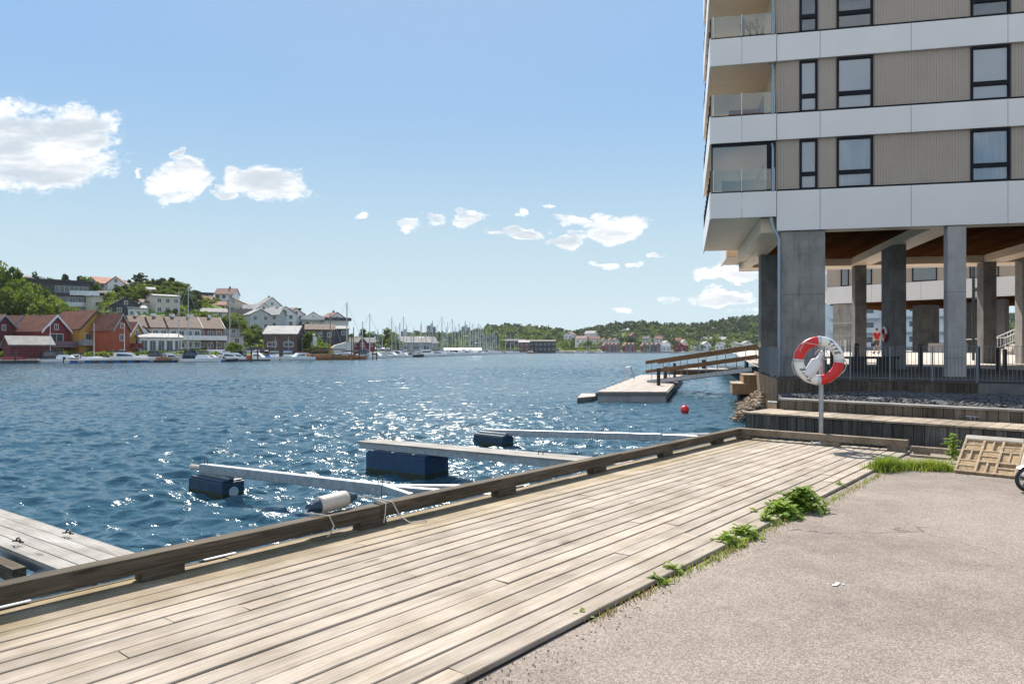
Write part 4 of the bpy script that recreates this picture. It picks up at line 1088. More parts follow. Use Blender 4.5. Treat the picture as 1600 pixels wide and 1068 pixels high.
# lifebuoy on the wide column
colp = BP(5.04, 5.5, 0); b_ = P(1384.5, 521, colp.y); b_ = Vector((BP(5.38,5.75,0).x, BP(5.38,5.75,0).y, 2.2))
r2 = thing('lifebuoy', 'red and white lifebuoy hung on the side of the wide dark column', 'lifebuoy', b_, BA+R(90)+R(180))
for k, mt in enumerate((M_wring,M_red,M_wring,M_red)):
    mb = MB(); mb.torus(.28,.07,10,12,None,R(90*k),R(90*k+90),.8); mb.build('ring_segment', mt, r2, smooth=True)
# stairs with railing at the right
Sb = pz(1562,0,50); Sdir = Vector((.93,-.36,0)); Sdir.normalize(); Ms_ = frame(Sb, Sdir)
r2 = thing('outdoor_stairs', 'pale stone stairs with white railings rising to the right behind the columns', 'stairs', Sb, world=True)
mb = MB()
for k in range(12): mb.box(k*.32, k*.32+.34, -1.5, 1.5, k*.17-.1 if k else -.1, (k+1)*.17, Ms_)
mb.build('steps', M_paving, r2)
mb = MB(); mb.box(12*.32, 12*.32+6, -1.5, 2.5, 1.75, 2.06, Ms_); mb.build('landing', M_paving, r2)
mb = MB()
mb.prism([(.3,-1.52,-.1),(3.9,-1.52,-.1),(3.9,-1.52,1.75)], (0,.05,0), Ms_); mb.build('side_panel', M_wallwarm, r2)
for sy in (-1.45,1.45):
    mb = MB(); mb.beam(Ms_ @ Vector((-3.2,sy,.95)), Ms_ @ Vector((0,sy,1.1)), .05,.05); mb.beam(Ms_ @ Vector((0,sy,1.1)), Ms_ @ Vector((4,sy,3.1)), .06, .06); mb.beam(Ms_ @ Vector((0,sy,.3)), Ms_ @ Vector((4,sy,2.25)), .03, .03)
    for k in range(20): x = k*.2; mb.beam(Ms_ @ Vector((x,sy,.3+x*.49)), Ms_ @ Vector((x,sy,1.1+x*.5)), .018,.018,(1,0,0))
    mb.build('railing', M_whitecover, r2)
mb = MB(); mb.box(3.9,9,-1.5,-1.47,2.3,3.3,Ms_); mb.build('glass_panel', pm('pale_blue_glass', (.30,.50,.55), (.26,.45,.5), 2, .15), r2)
mb = MB(); mb.box(3.85,9,-1.52,-1.45,3.3,3.36,Ms_); mb.box(3.85,3.9,-1.52,-1.45,2.06,3.3,Ms_); mb.box(5.5,5.55,-1.52,-1.45,2.06,3.3,Ms_); mb.build('glass_rail', M_whitecover, r2)
b_ = pz(1474,0,58); r2 = thing('stone_planter', 'low pale stone block on the plaza behind the pale column', 'planter', b_, A2a)
mb = MB(); mb.box(-1.0,1.6,-.4,.4,0,.75); mb.build('block', M_paving, r2, bevel=.03)
mb = MB(); mb.box(-.9,1.5,-.3,.3,.72,.78); mb.build('soil', M_dark, r2)
railing('far pale railing at the back of the plaza behind the lifebuoy', [(pz(1284,0,56), pz(1340,0,52))], 1.0, .3, 1.2, M_whitecover, lambda p: plaza_z(p.y), 'railing')

# ------------------------------------------------------------------ the person walking away in a red shirt
def skin_body(name, chain, edges, mat, parent, sub=2):
    me = bpy.data.meshes.new(name); me.from_pydata([c[0] for c in chain], edges, []); me.materials.append(mat)
    o = bpy.data.objects.new(name, me); COL.objects.link(o); o.parent = parent
    sk = o.modifiers.new('skin', 'SKIN'); sk.use_smooth_shade = True
    for i, c in enumerate(chain):
        r_ = c[1]; me.skin_vertices[0].data[i].radius = r_ if hasattr(r_,'__len__') else (r_, r_)
    me.skin_vertices[0].data[0].use_root = True
    s_ = o.modifiers.new('sub', 'SUBSURF'); s_.levels = sub; s_.render_levels = sub
    return o
M_skin = pm('skin', (.55,.33,.23), (.50,.29,.20), 6, .6)
M_shirt = pm('red_shirt', (.42,.02,.03), (.34,.015,.025), 6, .85)
M_short = pm('grey_shorts', (.10,.095,.09), (.08,.075,.07), 6, .9)
M_hair = pm('dark_blond_hair', (.12,.075,.04), (.08,.05,.03), 20, .8)
b_ = pz(1370,0,50); person = thing('person', 'person in red t-shirt and grey shorts walking away across the plaza, bag in left hand', 'person', b_, R(8))
body = [((0,0,.94),(.15,.11)),((0,.0,1.15),(.14,.10)),((0,0,1.38),(.17,.105)),((0,.0,1.50),(.06,.06)),((0,.01,1.57),(.055,.06)),((0,.02,1.66),(.082,.10)),((0,.02,1.73),(.07,.085)),
 ((.19,0,1.43),.055),((.25,-.02,1.18),.043),((.26,.03,.95),.034),((.26,.05,.86),(.02,.042)),
 ((-.19,0,1.43),.055),((-.26,-.02,1.18),.043),((-.28,.0,.95),.034),((-.28,.01,.86),(.02,.042)),
 ((.10,.0,.86),.09),((.11,.06,.50),.062),((.11,-.04,.30),.056),((.11,-.14,.09),.036),((.12,-.06,.03),.035),((.12,.06,.02),.028),
 ((-.10,0,.86),.09),((-.10,.10,.49),.062),((-.10,.12,.28),.056),((-.10,.13,.08),.036),((-.10,.2,.035),.035),((-.10,.3,.03),.026)]
ed = [(0,1),(1,2),(2,3),(3,4),(4,5),(5,6),(2,7),(7,8),(8,9),(9,10),(2,11),(11,12),(12,13),(13,14),(0,15),(15,16),(16,17),(17,18),(18,19),(19,20),(0,21),(21,22),(22,23),(23,24),(24,25),(25,26)]
skin_body('body', body, ed, M_skin, person)
for hx, hz in ((.26,.86),(-.28,.86)):
    for k in range(4): pass
sh = [((0,0,.90),(.175,.135)),((0,0,1.15),(.168,.128)),((0,0,1.36),(.19,.125)),((0,0,1.48),(.09,.075)),((.19,0,1.43),.078),((.24,-.02,1.22),.066),((-.19,0,1.43),.078),((-.245,-.02,1.22),.066)]
skin_body('t_shirt', sh, [(0,1),(1,2),(2,3),(2,4),(4,5),(2,6),(6,7)], M_shirt, person)
so2 = [((0,0,1.0),(.16,.12)),((0,0,.90),(.165,.125)),((.10,.01,.82),.108),((.115,.05,.55),.088),((-.10,.01,.82),.108),((-.105,.08,.55),.088)]
skin_body('shorts', so2, [(0,1),(1,2),(2,3),(1,4),(4,5)], M_short, person)
mb = MB(); mb.ball((0,.0,1.70), .105, 10, (.88,1.05,1.05)); mb.build('hair', M_hair, person, smooth=True)
for sx, ly, lz in ((.12,0,.04),(-.10,.2,.04)):
    mb = MB(); mb.ball((sx,ly,lz), .075, 8, (.65,1.7,.6)); mb.build('shoe', M_rubber, person, smooth=True)
bb = Matrix.Translation(b_) @ Matrix.Rotation(R(8),4,'Z') @ Vector((-.30,.01,.5))
r2 = thing('carry_bag', 'small dark bag carried in the left hand of the person in red', 'bag', bb, R(8))
mb = MB(); mb.box(-.05,.05,-.14,.14,0,.26); mb.build('pouch', M_rubber, r2, bevel=.02)
mb = MB(); mb.tube([(0,-.09,.26),(0,-.05,.34),(0,.05,.34),(0,.09,.26)], .01, 6); mb.build('handle', M_rubber, r2)

# ------------------------------------------------------------------ floating dock, gangway, side pier
M_dockc = concrete('dock_concrete', (.40,.40,.40), (.28,.28,.28))
M_docktop = wood('dock_boards', (.52,.46,.42), (.40,.35,.32), 0, .8, .12, knots=False)
F0 = Vector((3.96,34.1,0)); F1 = Vector((7.42,34.1,0)); dd = Vector((.262,.965,0)).normalized()
fw = Vector((1,-.0,0))
def FP(a, l, z): return F0+(F1-F0)*a+dd*l+Vector((0,0,z))
root = thing('floating_dock', 'big concrete floating dock with pale plank top beneath the gangway', 'dock', FP(.5,9,WZ), world=True)
mb = MB(); mb.prism([FP(.03,.05,-1.35),FP(.97,.05,-1.35),FP(.97,24,-1.35),FP(.03,24,-1.35)], (0,0,.66)); mb.build('float', M_dockc, root)
mb = MB(); mb.prism([FP(0,0,-.68),FP(1,0,-.68),FP(1,24.1,-.68),FP(0,24.1,-.68)], (0,0,.13)); mb.build('rim', M_conc2, root)
mb = MB(); n = 24
for i in range(n): mb.prism([FP(.02+i*.96/n,.06,-.545),FP(.02+(i+.93)*.96/n,.06,-.545),FP(.02+(i+.93)*.96/n,24,-.545),FP(.02+i*.96/n,24,-.545)], (0,0,.045))
mb.build('top_boards', M_docktop, root)
for l in (2.5,6,9.5,13): mb = MB(); c = FP(.03,l,-.5); bar_loop(mb, c, dd, .16, .09, .015); mb.build('mooring_ring', M_galv, root)
lc = FP(.02,13,-.5)
mb = MB()
for s_ in (0,.45):
    c = lc+dd*s_; mb.tube([c+Vector((-.25,0,-.7)), c+Vector((-.12,0,.2)), c+Vector((-.0,0,.85)), c+Vector((.25,0,.9)), c+Vector((.5,0,.1))], .03, 8)
mb.build('ladder', M_alu, root)
root = thing('floating_dock', 'small low float beside the left corner of the big concrete dock', 'dock', (3.6,34.4,WZ), world=True)
mb = MB(); mb.prism([(3.08,33.9,-1.2),(4.0,34.9,-1.2),(4.6,37.2,-1.2),(3.6,37.4,-1.2)], (0,0,.38)); mb.build('float', M_conc2, root, bevel=.03)
mb = MB(); mb.prism([(3.1,33.95,-.82),(4.0,34.9,-.82),(4.6,37.15,-.82),(3.62,37.3,-.82)], (0,0,.05)); mb.build('top', M_docktop, root)
for p, l_, a_, h, lab in ((1029,6.2,.62,1.05,'thick dark pile nearest the camera on the floating dock'),(1040,12.5,.62,1.0,'dark pile behind the nearest one on the floating dock'),(1054,19,.66,1.1,'dark pile at far end of the floating dock')):
    Yp = 34.1+dd.y*l_; c = Vector(((p-800)/FPX*Yp, Yp, -.6)); r2 = thing('mooring_pile', lab, 'pile', c, world=True, group='dark piles on the dock')
    mb = MB(); mb.tube([c, c+Vector((0,0,h))], .10, 12); mb.build('shaft', M_dark, r2)
    mb = MB(); mb.tube([c+Vector((0,0,h)), c+Vector((0,0,h+.05))], .115, 12); mb.build('cap', M_galv, r2)
GL = Vector((8.75,44.4,-.42)); GH = Vector((13.75,40.2,.52))
root = thing('gangway', 'sloping gangway with brown timber handrails from terrace to floating dock', 'gangway', GL, world=True)
gd = (GH-GL).normalized(); gs = Vector((-gd.y, gd.x, 0)).normalized()*.75
M_hand = wood('brown_handrail', (.27,.14,.06), (.17,.085,.035), 0, .6, .15)
mb = MB(); mb.beam(GL, GH, 1.5, .08); mb.build('deck', M_hand, root)
mb = MB()
for s_ in (-1,1): mb.beam(GL+gs*s_-Vector((0,0,.1)), GH+gs*s_-Vector((0,0,.1)), .08, .22)
mb.build('side_girders', M_galv, root)
for s_ in (-1,1):
    for h, th in ((1.14,.20),(.58,.18)):
        mb = MB(); mb.beam(GL-gd*.1+gs*s_+Vector((0,0,h)), GH+gd*.3+gs*s_+Vector((0,0,h)), .07, th); mb.build('handrail', M_hand, root)
    for k in range(6):
        p = GL+(GH-GL)*(.05+.18*k)+gs*s_; mb = MB(); mb.beam(p-Vector((0,0,.1)), p+Vector((-.04,0,1.1)), .035, .035, (1,0,0)); mb.build('post', M_galv, root)
root = thing('floating_pier', 'long low pier with brown side behind the gangway', 'pier', (22,74,WZ), world=True)
mb = MB(); mb.box(16.5,40,72,76,-1.3,-.62); mb.build('float', M_hand, root)
mb = MB(); mb.box(16.3,40,71.8,76.2,-.62,-.46); mb.build('deck', M_docktop, root)
for p, lab in ((1099.5,'short dark pile on the low pier left of the thin one'),(1166.5,'short dark pile on the low pier nearest the terrace railing')):
    c = Vector(((p-800)/FPX*74, 74, -.6)); r2 = thing('mooring_pile', lab, 'pile', c, world=True, group='dark piles on the low pier')
    mb = MB(); mb.tube([c, c+Vector((0,0,1.0))], .2, 10); mb.build('shaft', M_dark, r2)
    mb = MB(); mb.tube([c+Vector((0,0,1.0)), c+Vector((0,0,1.06))], .22, 10); mb.build('cap', M_dark, r2)
# bathing steps on the left side of the terrace wall
q0 = Vector((10.30,33.2,0))
root = thing('bathing_steps', 'two broad timber steps jutting over the water left of the terrace wall', 'steps', q0, world=True)
def stp(x0, x1, y0, L_, z0, z1):
    q_ = wr*L_; return [(x0,y0,z0),(x1,y0,z0),(x1+q_.x,y0+q_.y,z0),(x0+q_.x,y0+q_.y,z0)]
mb = MB(); mb.prism(stp(10.15,11.6,33,2.6,-.55,0), (0,0,.46)); mb.build('lower_step', M_wallwarm, root)
mb = MB(); mb.prism(stp(10.75,11.7,33.3,2.6,-.08,0), (0,0,.38)); mb.build('upper_step', M_wallwarm, root)
mb = MB(); x = 10.12
while x < 11.5: mb.prism(stp(x,x+.13,32.97,2.63,-.088,0), (0,0,.03)); x += .14
x = 10.72
while x < 11.6: mb.prism(stp(x,x+.13,33.27,2.63,.302,0), (0,0,.03)); x += .14
mb.build('tread_boards', M_steptop, root)
mb = MB(); mb.prism(stp(10.6,11.7,33.4,2.2,-1.4,0), (0,0,.84)); mb.build('support', M_dark, root)
# ------------------------------------------------------------------ far shores: terrain
SP = [(-700,110),(-100,128),(0,134),(300,143),(330,150),(420,176),(500,190),(600,262),(660,320),(760,415),(800,470),(830,556),(1180,560),(1500,500),(2000,450)]
RP_ = [(-700,240),(0,230),(60,240),(150,260),(215,285),(270,285),(320,285),(360,292),(400,305),(450,305),(500,300),(540,320),(600,420),(680,650),(760,800),(2000,850)]
RY = [(-700,430),(0,452),(35,460),(60,482),(148,482),(172,458),(190,452),(215,449),(270,455),(300,464),(330,470),(360,476),(400,489),(450,502),(500,513),(540,526),(600,534),(680,533),(730,527),(760,521),(800,518),(850,522),(900,528),(950,519),(1000,513),(1050,518),(1100,516),(1150,507),(1190,504),(1300,500),(2000,500)]
def tab(t_, p): return float(np.interp(p, [a for a, _ in t_], [b_ for _, b_ in t_]))
def shore(p): return tab(SP, p)
def TZ(p, Y):
    S, Rg = shore(p), tab(RP_, p); zr = EYE-(tab(RY, p)-HZ)*Rg/FPX; s = (Y-S)/(Rg-S)
    if s < -.003: return -2.5
    q = .16; z0 = -.1
    if s < q: return z0+.5*max(0,s)/q
    if s > 1: return zr-(s-1)*(Rg-S)*.16
    x = (s-q)/(1-q); return z0+.5+(zr-z0-.5)*(.55*x+.45*x*x*(3-2*x))
def TP(p, Y): return Vector(((p-800)/FPX*Y, Y, TZ(p, Y)))
def hit(p, row):
    S, Rg = shore(p), tab(RP_, p); Y = S+.5
    while Y < Rg*1.02:
        if TZ(p, Y) >= EYE-(row-HZ)*Y/FPX: return Y
        Y += .8
    return Rg
def terrain():
    ps = list(range(-700, 1960, 9)); vs = []; fs = []; nt = 46
    for p in ps:
        S, Rg = shore(p), tab(RP_, p)
        for j in range(nt):
            if j == 0: Y = S-.6; z = -2.5
            else:
                s = (j-1)/(nt-8); Y = S+(Rg-S)*s; z = TZ(p, Y)
                if s > .2: X = (p-800)/FPX*Y; z += 1.1*nz3.noise((X*.05,Y*.05,0))*min(1,(s-.2)*4)+.5*nz3.noise((X*.16,Y*.16,2))
            vs.append(((p-800)/FPX*Y, Y, z))
    for i in range(len(ps)-1):
        for j in range(nt-1): fs.append((i*nt+j,(i+1)*nt+j,(i+1)*nt+j+1,i*nt+j+1))
    m, t, b = newmat('hill_ground')
    oc = t.new('ShaderNodeTexCoord').outputs['Object']
    n1 = t.noise(oc, .05, 6, .6); n2 = t.noise(oc, .35, 5, .6)
    col = t.mix(t.ramp(n1, .38, .62), C((.075,.115,.025)), C((.16,.20,.045)))
    col = t.mix(t.ramp(n2, .40, .62, 0, .8), col, C((.045,.07,.02)))
    col = t.mix(t.ramp(t.noise(oc, .09, 5, .6), .60, .66, 0, .9), col, C((.24,.20,.17)))
    sep = t.new('ShaderNodeSeparateXYZ'); t.put(sep.inputs[0], oc)
    col = t.mix(t.ramp(sep.outputs[2], .35, .8, 1, 0), col, C((.22,.20,.18)))
    t.put(b.inputs['Base Color'], col); b.inputs['Roughness'].default_value = .95; b.inputs['Specular IOR Level'].default_value = .1
    o = MB().add(vs, fs).build('hills', m, smooth=True, recalc=False); struct(o)
terrain()

vs = []; fs = []
for i in range(25):
    p = 219+i*1.6
    Y0, Y1 = hit(p, 497.5), hit(p, 483.5)
    for j in range(9): q_ = TP(p, Y0+(Y1-Y0)*j/8); vs.append((q_.x, q_.y, q_.z+.75))
for i in range(24):
    for j in range(8): fs.append((i*9+j,(i+1)*9+j,(i+1)*9+j+1,i*9+j+1))
o = MB().add(vs, fs).build('lawn', pm('lawn_green', (.19,.27,.035), (.15,.22,.03), .4, .9), recalc=False); struct(o)
# ------------------------------------------------------------------ trees
M_lf = leaf('broadleaf_foliage', (.042,.078,.015), (.145,.185,.035), .4)
M_lfb = leaf('bright_foliage', (.06,.105,.018), (.195,.235,.04), .42)
M_pine = leaf('pine_foliage', (.030,.050,.024), (.08,.10,.042), .3)
M_far = leaf('far_broadleaf', (.065,.105,.042), (.15,.185,.07), .38)
M_farp = leaf('far_pine', (.045,.068,.042), (.095,.118,.066), .3)
M_bark = pm('bark', (.09,.065,.045), (.05,.038,.028), 6, .9)
M_barkp = pm('pine_bark', (.17,.085,.045), (.09,.055,.035), 6, .9)
def crown_mesh(name, kind, seed, nclump, nleaf, size, mat):
    q = np.random.RandomState(seed); cl_ = []
    if kind == 'round':
        for i in range(nclump):
            d = q.normal(size=3); d /= np.linalg.norm(d); r = q.uniform(.25,.95)**.6
            c = np.array([d[0]*r*.36, d[1]*r*.36, .60+d[2]*r*.33]); cl_.append((c, q.uniform(.10,.19), q.rand()))
    elif kind == 'tall':
        for i in range(nclump):
            z = q.uniform(.16,.97); r = .24*math.sin(math.pi*min(1,(z-.08)/.95))**.7*q.uniform(.2,1); a = q.uniform(0,6.28)
            cl_.append((np.array([r*math.cos(a), r*math.sin(a), z]), q.uniform(.07,.13), q.rand()))
    elif kind == 'pine':
        for i in range(nclump):
            z = q.uniform(.42,.98); r = .26*(1-((z-.45)/.62)**2)**.5 if z < 1 else 0; a = q.uniform(0,6.28); r *= q.uniform(.3,1)
            cl_.append((np.array([r*math.cos(a), r*math.sin(a), z]), q.uniform(.07,.13), q.rand()))
    else:  # spruce
        for i in range(nclump):
            z = q.uniform(.08,.99); r = .22*(1.02-z)*q.uniform(.55,1.05); a = q.uniform(0,6.28)
            cl_.append((np.array([r*math.cos(a), r*math.sin(a), z]), .03+.07*(1-z), q.rand()))
    vs = []; tn = []
    per = nleaf//nclump
    for c, r, tone in cl_:
        d = q.normal(size=(per,3)); d /= np.linalg.norm(d, axis=1)[:,None]; rr = q.uniform(.35,1,per)[:,None]**.5
        flat = np.array([1,1,.62]) if kind in ('pine',) else np.array([1,1,.85])
        pc = c+d*rr*r*flat
        a = q.normal(size=(per,3))+d*.8; a /= np.linalg.norm(a, axis=1)[:,None]
        b_ = np.cross(a, q.normal(size=(per,3))); b_ /= np.linalg.norm(b_, axis=1)[:,None]; e = np.cross(a, b_)
        s = (size*q.uniform(.6,1.3,per))[:,None]
        vs.append(np.stack([pc-b_*s-e*s*.6, pc+b_*s-e*s*.5, pc+b_*s*.8+e*s*.6, pc-b_*s*.7+e*s*.7], 1)); tn.append(np.clip(tone+q.normal(0,.12,per),0,1))
    V = np.concatenate(vs).reshape(-1,3).astype(np.float32); n = len(V)//4
    me = bpy.data.meshes.new(name); me.vertices.add(len(V)); me.vertices.foreach_set('co', V.ravel())
    me.loops.add(len(V)); me.loops.foreach_set('vertex_index', np.arange(len(V), dtype=np.int32))
    me.polygons.add(n); me.polygons.foreach_set('loop_start', np.arange(0, len(V), 4, dtype=np.int32)); me.update(calc_edges=True)
    at = me.attributes.new('tone','FLOAT','FACE'); at.data.foreach_set('value', np.concatenate(tn).astype(np.float32))
    me.materials.append(mat); return me
def trunk_mesh(name, kind, mat, seed):
    q = random.Random(seed); mb = MB(); top = .85 if kind in ('spruce','pine','tall') else .62
    mb.tube([(0,0,-.05),(.008,0,.2),(-.006,.008,.45),(0,0,top)], .022, 7, .006)
    for i in range(7):
        z = q.uniform(.3,top*.95); a = q.uniform(0,6.28); ln = q.uniform(.12,.26)*(1.1-z*.6)
        mb.tube([(0,0,z),(ln*.5*math.cos(a),ln*.5*math.sin(a),z+ln*.3),(ln*math.cos(a),ln*math.sin(a),z+ln*.7)], .009, 5, .003)
    o = mb.build(name, mat); me = o.data; bpy.data.objects.remove(o); return me
KINDS = {}
for kind, src, mt, bk, vars_, nc, nl, sz in (('round','round',M_lf,M_bark,3,26,1900,.030),('bright','round',M_lfb,M_bark,2,24,1700,.031),('tall','tall',M_lf,M_bark,2,26,1500,.027),('pine','pine',M_pine,M_barkp,3,20,1300,.028),('spruce','spruce',M_pine,M_bark,2,40,1500,.022)):
    KINDS[kind] = [(crown_mesh('crown', src, 11*i+len(kind), nc, nl, sz, mt), trunk_mesh('trunk', src, bk, i)) for i in range(vars_)]
SIZE = {'round':'broad green','bright':'bright green','tall':'tall slim green','pine':'dark pine','spruce':'dark pointed spruce'}
ORD = ['leftmost','second','third','fourth','fifth','sixth','seventh','eighth','ninth','tenth','eleventh','twelfth','thirteenth','fourteenth','fifteenth']
def tree(kind, loc, h, wide, label, group, bare=False):
    cm, tm = rng.choice(KINDS[kind])
    r = bpy.data.objects.new({'pine':'pine_tree','spruce':'spruce_tree'}.get(kind,'tree'), None); COL.objects.link(r)
    r.location = loc; r.rotation_euler = (0,0,rng.uniform(0,6.28)); r.scale = (h*wide, h*wide, h); tag(r, label, 'tree', group)
    for nm, me in (('crown', cm), ('trunk', tm)):
        o = bpy.data.objects.new(nm, me); COL.objects.link(o); o.parent = r
def row(group, where, items):
    """items: (px, top row, distance or None with base row, kind, width factor)"""
    items = sorted(items); cnt = {}
    for it in items: cnt[it[3]] = cnt.get(it[3], 0)+1
    seen = {}
    for p, top, Y, k, wide in items:
        if Y < 0: Y = hit(p, -Y)
        z = TZ(p, Y)-.3; h = EYE-(top-HZ)*Y/FPX-z; h = max(3.0, h); i = seen.get(k, 0); seen[k] = i+1
        n = cnt[k]; pos = '' if n == 1 else (('rightmost ' if i == n-1 and n > 1 else ORD[i]+' ') )
        if n > 2 and 0 < i < n-1: pos = ORD[i]+' from left '
        lab = f"{pos}{SIZE[k]} tree {where}"
        tree(k, ((p-800)/FPX*Y, Y, z), h, wide*min(1.15, max(.55, 8.5/h)), lab, group)
row('bank of trees behind the red houses','in the bank behind the red houses',
 [(-40,405,185,'round',1.15),(-5,408,190,'bright',1.1),(14,416,180,'round',1.1),(33,436,176,'bright',1.2),(50,442,185,'bright',1.1),(44,452,165,'round',1.1),(64,448,178,'round',1.2),(80,458,176,'bright',1.1),(78,474,160,'round',1.1),(95,466,170,'bright',1.1),(107,474,165,'round',1.0),(58,468,158,'bright',1.0),(25,455,165,'round',1.1),(4,445,165,'bright',1.15)])
row('trees behind the curved black building','behind the curved black building',
 [(54,425,262,'pine',.8),(72,432,262,'round',.9),(105,431,262,'pine',.9),(122,433,265,'pine',1.0),(138,432,262,'round',1.35),(148,440,255,'round',1.0)])
row('trees along the hilltop','on the ridge right of the hilltop house',
 [(185,434,275,'round',1.2),(201,437,278,'pine',1.0),(218,426,285,'pine',1.35),(210,440,270,'round',1.1),(231,437,288,'bright',1.1),(240,435,285,'pine',1.0),(252,434,288,'pine',1.15),(263,438,285,'round',1.2),(275,438,280,'bright',1.2),(286,441,280,'round',1.2),(267,434,290,'pine',1.0),(296,452,270,'round',1.2),(305,453,265,'pine',1.3),(312,460,262,'pine',1.1)])
row('trees on the middle slope','on the slope above the lawn',
 [(228,449,-470,'bright',1.2),(242,452,-470,'round',1.1),(212,462,-472,'round',1.1),(201,452,-468,'pine',1.0),(255,452,-466,'bright',1.2),(268,456,-470,'round',1.2),(280,455,-475,'bright',1.1),(290,458,-480,'pine',1.2),(300,462,-486,'pine',1.35),(308,470,-490,'pine',1.2),(220,472,-489,'spruce',1.0),(190,468,-476,'bright',1.0)])
row('trees beside the terraced houses','behind the brown roofed terrace',
 [(206,494,-506,'bright',1.1),(217,497,-507,'round',1.0),(266,489,-502,'round',1.1),(286,489,-502,'bright',1.2),(305,493,-504,'bright',1.2),(322,488,-503,'bright',1.3),(338,494,-508,'round',1.1),(233,498,-508,'bright',1.2),(176,487,-505,'bright',1.2),(168,490,-506,'round',1.0)])
row('trees beside the boathouse','left of the dark brown boathouse',
 [(356,493,-525,'round',1.2),(366,489,-520,'bright',1.2),(375,500,-527,'bright',1.1),(372,508,-532,'round',1.1),(384,517,-538,'bright',1.3),(391,512,-534,'round',1.1),(397,520,-538,'round',1.2),(404,514,-535,'round',1.2),(411,519,-536,'pine',1.0),(361,510,-534,'spruce',1.0),(366,533,160,'bright',1.1),(400,507,-528,'round',1.0)])
row('young trees on the quay','between brown boathouse and grey ramp',
 [(483,520,186,'tall',.9),(491,518,205,'bright',1.0),(499,534,184,'bright',1.35),(478,536,188,'tall',.9)])
row('trees by the angular boathouse','between red cabin and grey angular boathouse',
 [(567,513,320,'tall',1.0),(576,517,330,'round',1.0),(585,521,340,'round',1.1),(595,522,340,'bright',1.1),(606,513,300,'tall',1.25),(613,517,300,'bright',1.2),(618,525,290,'bright',1.2),(602,523,320,'round',1.1),(548,523,315,'round',1.0),(541,523,318,'spruce',1.0)])
row('trees among the white houses','among the white houses on the hill',
 [(342,462,295,'pine',.6),(364,468,292,'spruce',.5),(372,470,292,'round',.7),(380,472,292,'pine',.5),(432,488,-500,'round',1.0),(474,500,-512,'round',.9),(424,489,-498,'bright',1.0),(348,478,-492,'spruce',.7),(388,476,-490,'bright',1.0),(505,506,-520,'round',.8)])

row('second line of hilltop trees','in the second line below the hilltop ridge',
 [(186,446,258,'bright',1.1),(196,447,262,'round',1.2),(207,450,258,'round',1.1),(217,444,268,'bright',1.2),(226,447,264,'round',1.2),(236,445,272,'round',1.3),(246,447,268,'bright',1.2),(257,446,274,'round',1.3),(268,447,270,'bright',1.2),(279,447,272,'round',1.3),(289,449,268,'round',1.2),(300,458,262,'round',1.2),(222,438,290,'round',1.3),(249,436,292,'round',1.3),(273,440,292,'bright',1.3)])
row('third line of hill trees','in the third line, just above the white block house',
 [(190,458,240,'round',1.1),(202,460,242,'bright',1.1),(213,457,246,'round',1.2),(233,459,246,'pine',1.1),(249,459,248,'bright',1.2),(262,460,250,'round',1.2),(274,464,248,'round',1.2),(284,467,246,'bright',1.2),(294,470,244,'round',1.1),(302,476,238,'pine',1.2),(312,478,236,'round',1.1)])
# low bushes over the left hill and the far woods (masses nobody could count)
def woods(name, pts, mat, per, sz, wide, seed):
    q = np.random.RandomState(seed); n = len(pts); A = np.array(pts)        # x,y,z,h
    tone = q.rand(n)
    d = q.normal(size=(n,per,3)); d /= np.linalg.norm(d, axis=2)[...,None]; d[...,2] = np.abs(d[...,2])*1.0-.25
    rr = q.uniform(.5,1,(n,per,1))
    h = A[:,3][:,None,None]; pc = A[:,None,:3]+np.concatenate([d[...,:2]*rr*h*wide, (.55+d[...,2:]*rr*.45)*h], -1)
    a = q.normal(size=(n,per,3))+d*.9; a /= np.linalg.norm(a, axis=2)[...,None]
    b_ = np.cross(a, q.normal(size=(n,per,3))); b_ /= np.linalg.norm(b_, axis=2)[...,None]; e = np.cross(a, b_)
    s = (sz*q.uniform(.6,1.3,(n,per,1)))*h
    V = np.stack([pc-b_*s-e*s*.6, pc+b_*s-e*s*.5, pc+b_*s*.8+e*s*.6, pc-b_*s*.7+e*s*.7], 2).reshape(-1,3).astype(np.float32); nf = len(V)//4
    me = bpy.data.meshes.new(name); me.vertices.add(len(V)); me.vertices.foreach_set('co', V.ravel())
    me.loops.add(len(V)); me.loops.foreach_set('vertex_index', np.arange(len(V), dtype=np.int32))
    me.polygons.add(nf); me.polygons.foreach_set('loop_start', np.arange(0, len(V), 4, dtype=np.int32)); me.update(calc_edges=True)
    at = me.attributes.new('tone','FLOAT','FACE'); at.data.foreach_set('value', np.clip(np.repeat(tone, per)+q.normal(0,.08,nf),0,1).astype(np.float32))
    me.materials.append(mat); o = bpy.data.objects.new(name, me); COL.objects.link(o); struct(o, 'stuff'); return o
q = random.Random(21)
CLEAR = [(120,472,36,18),(228,491,30,10),(190,488,22,6),(385,476,12,6)]     # lawns left open (px, row, half sizes)
pts = []
while len(pts) < 2300:
    p = q.uniform(-250,640); S, Rg = shore(p), tab(RP_, p); Y = S+(Rg-S)*q.uniform(.24,1.04); z = TZ(p, Y); r_ = HZ-(z-EYE)*FPX/Y
    if any(abs(p-a) < c and abs(r_-b_) < d for a, b_, c, d in CLEAR): continue
    if 340 < p < 560 and q.random() < .55: continue
    pts.append(((p-800)/FPX*Y, Y, z-.3, q.uniform(.8,2.6)))
woods('hillside_shrubs', pts, M_lfb, 26, .20, .62, 5)
pl_, pd_ = [], []
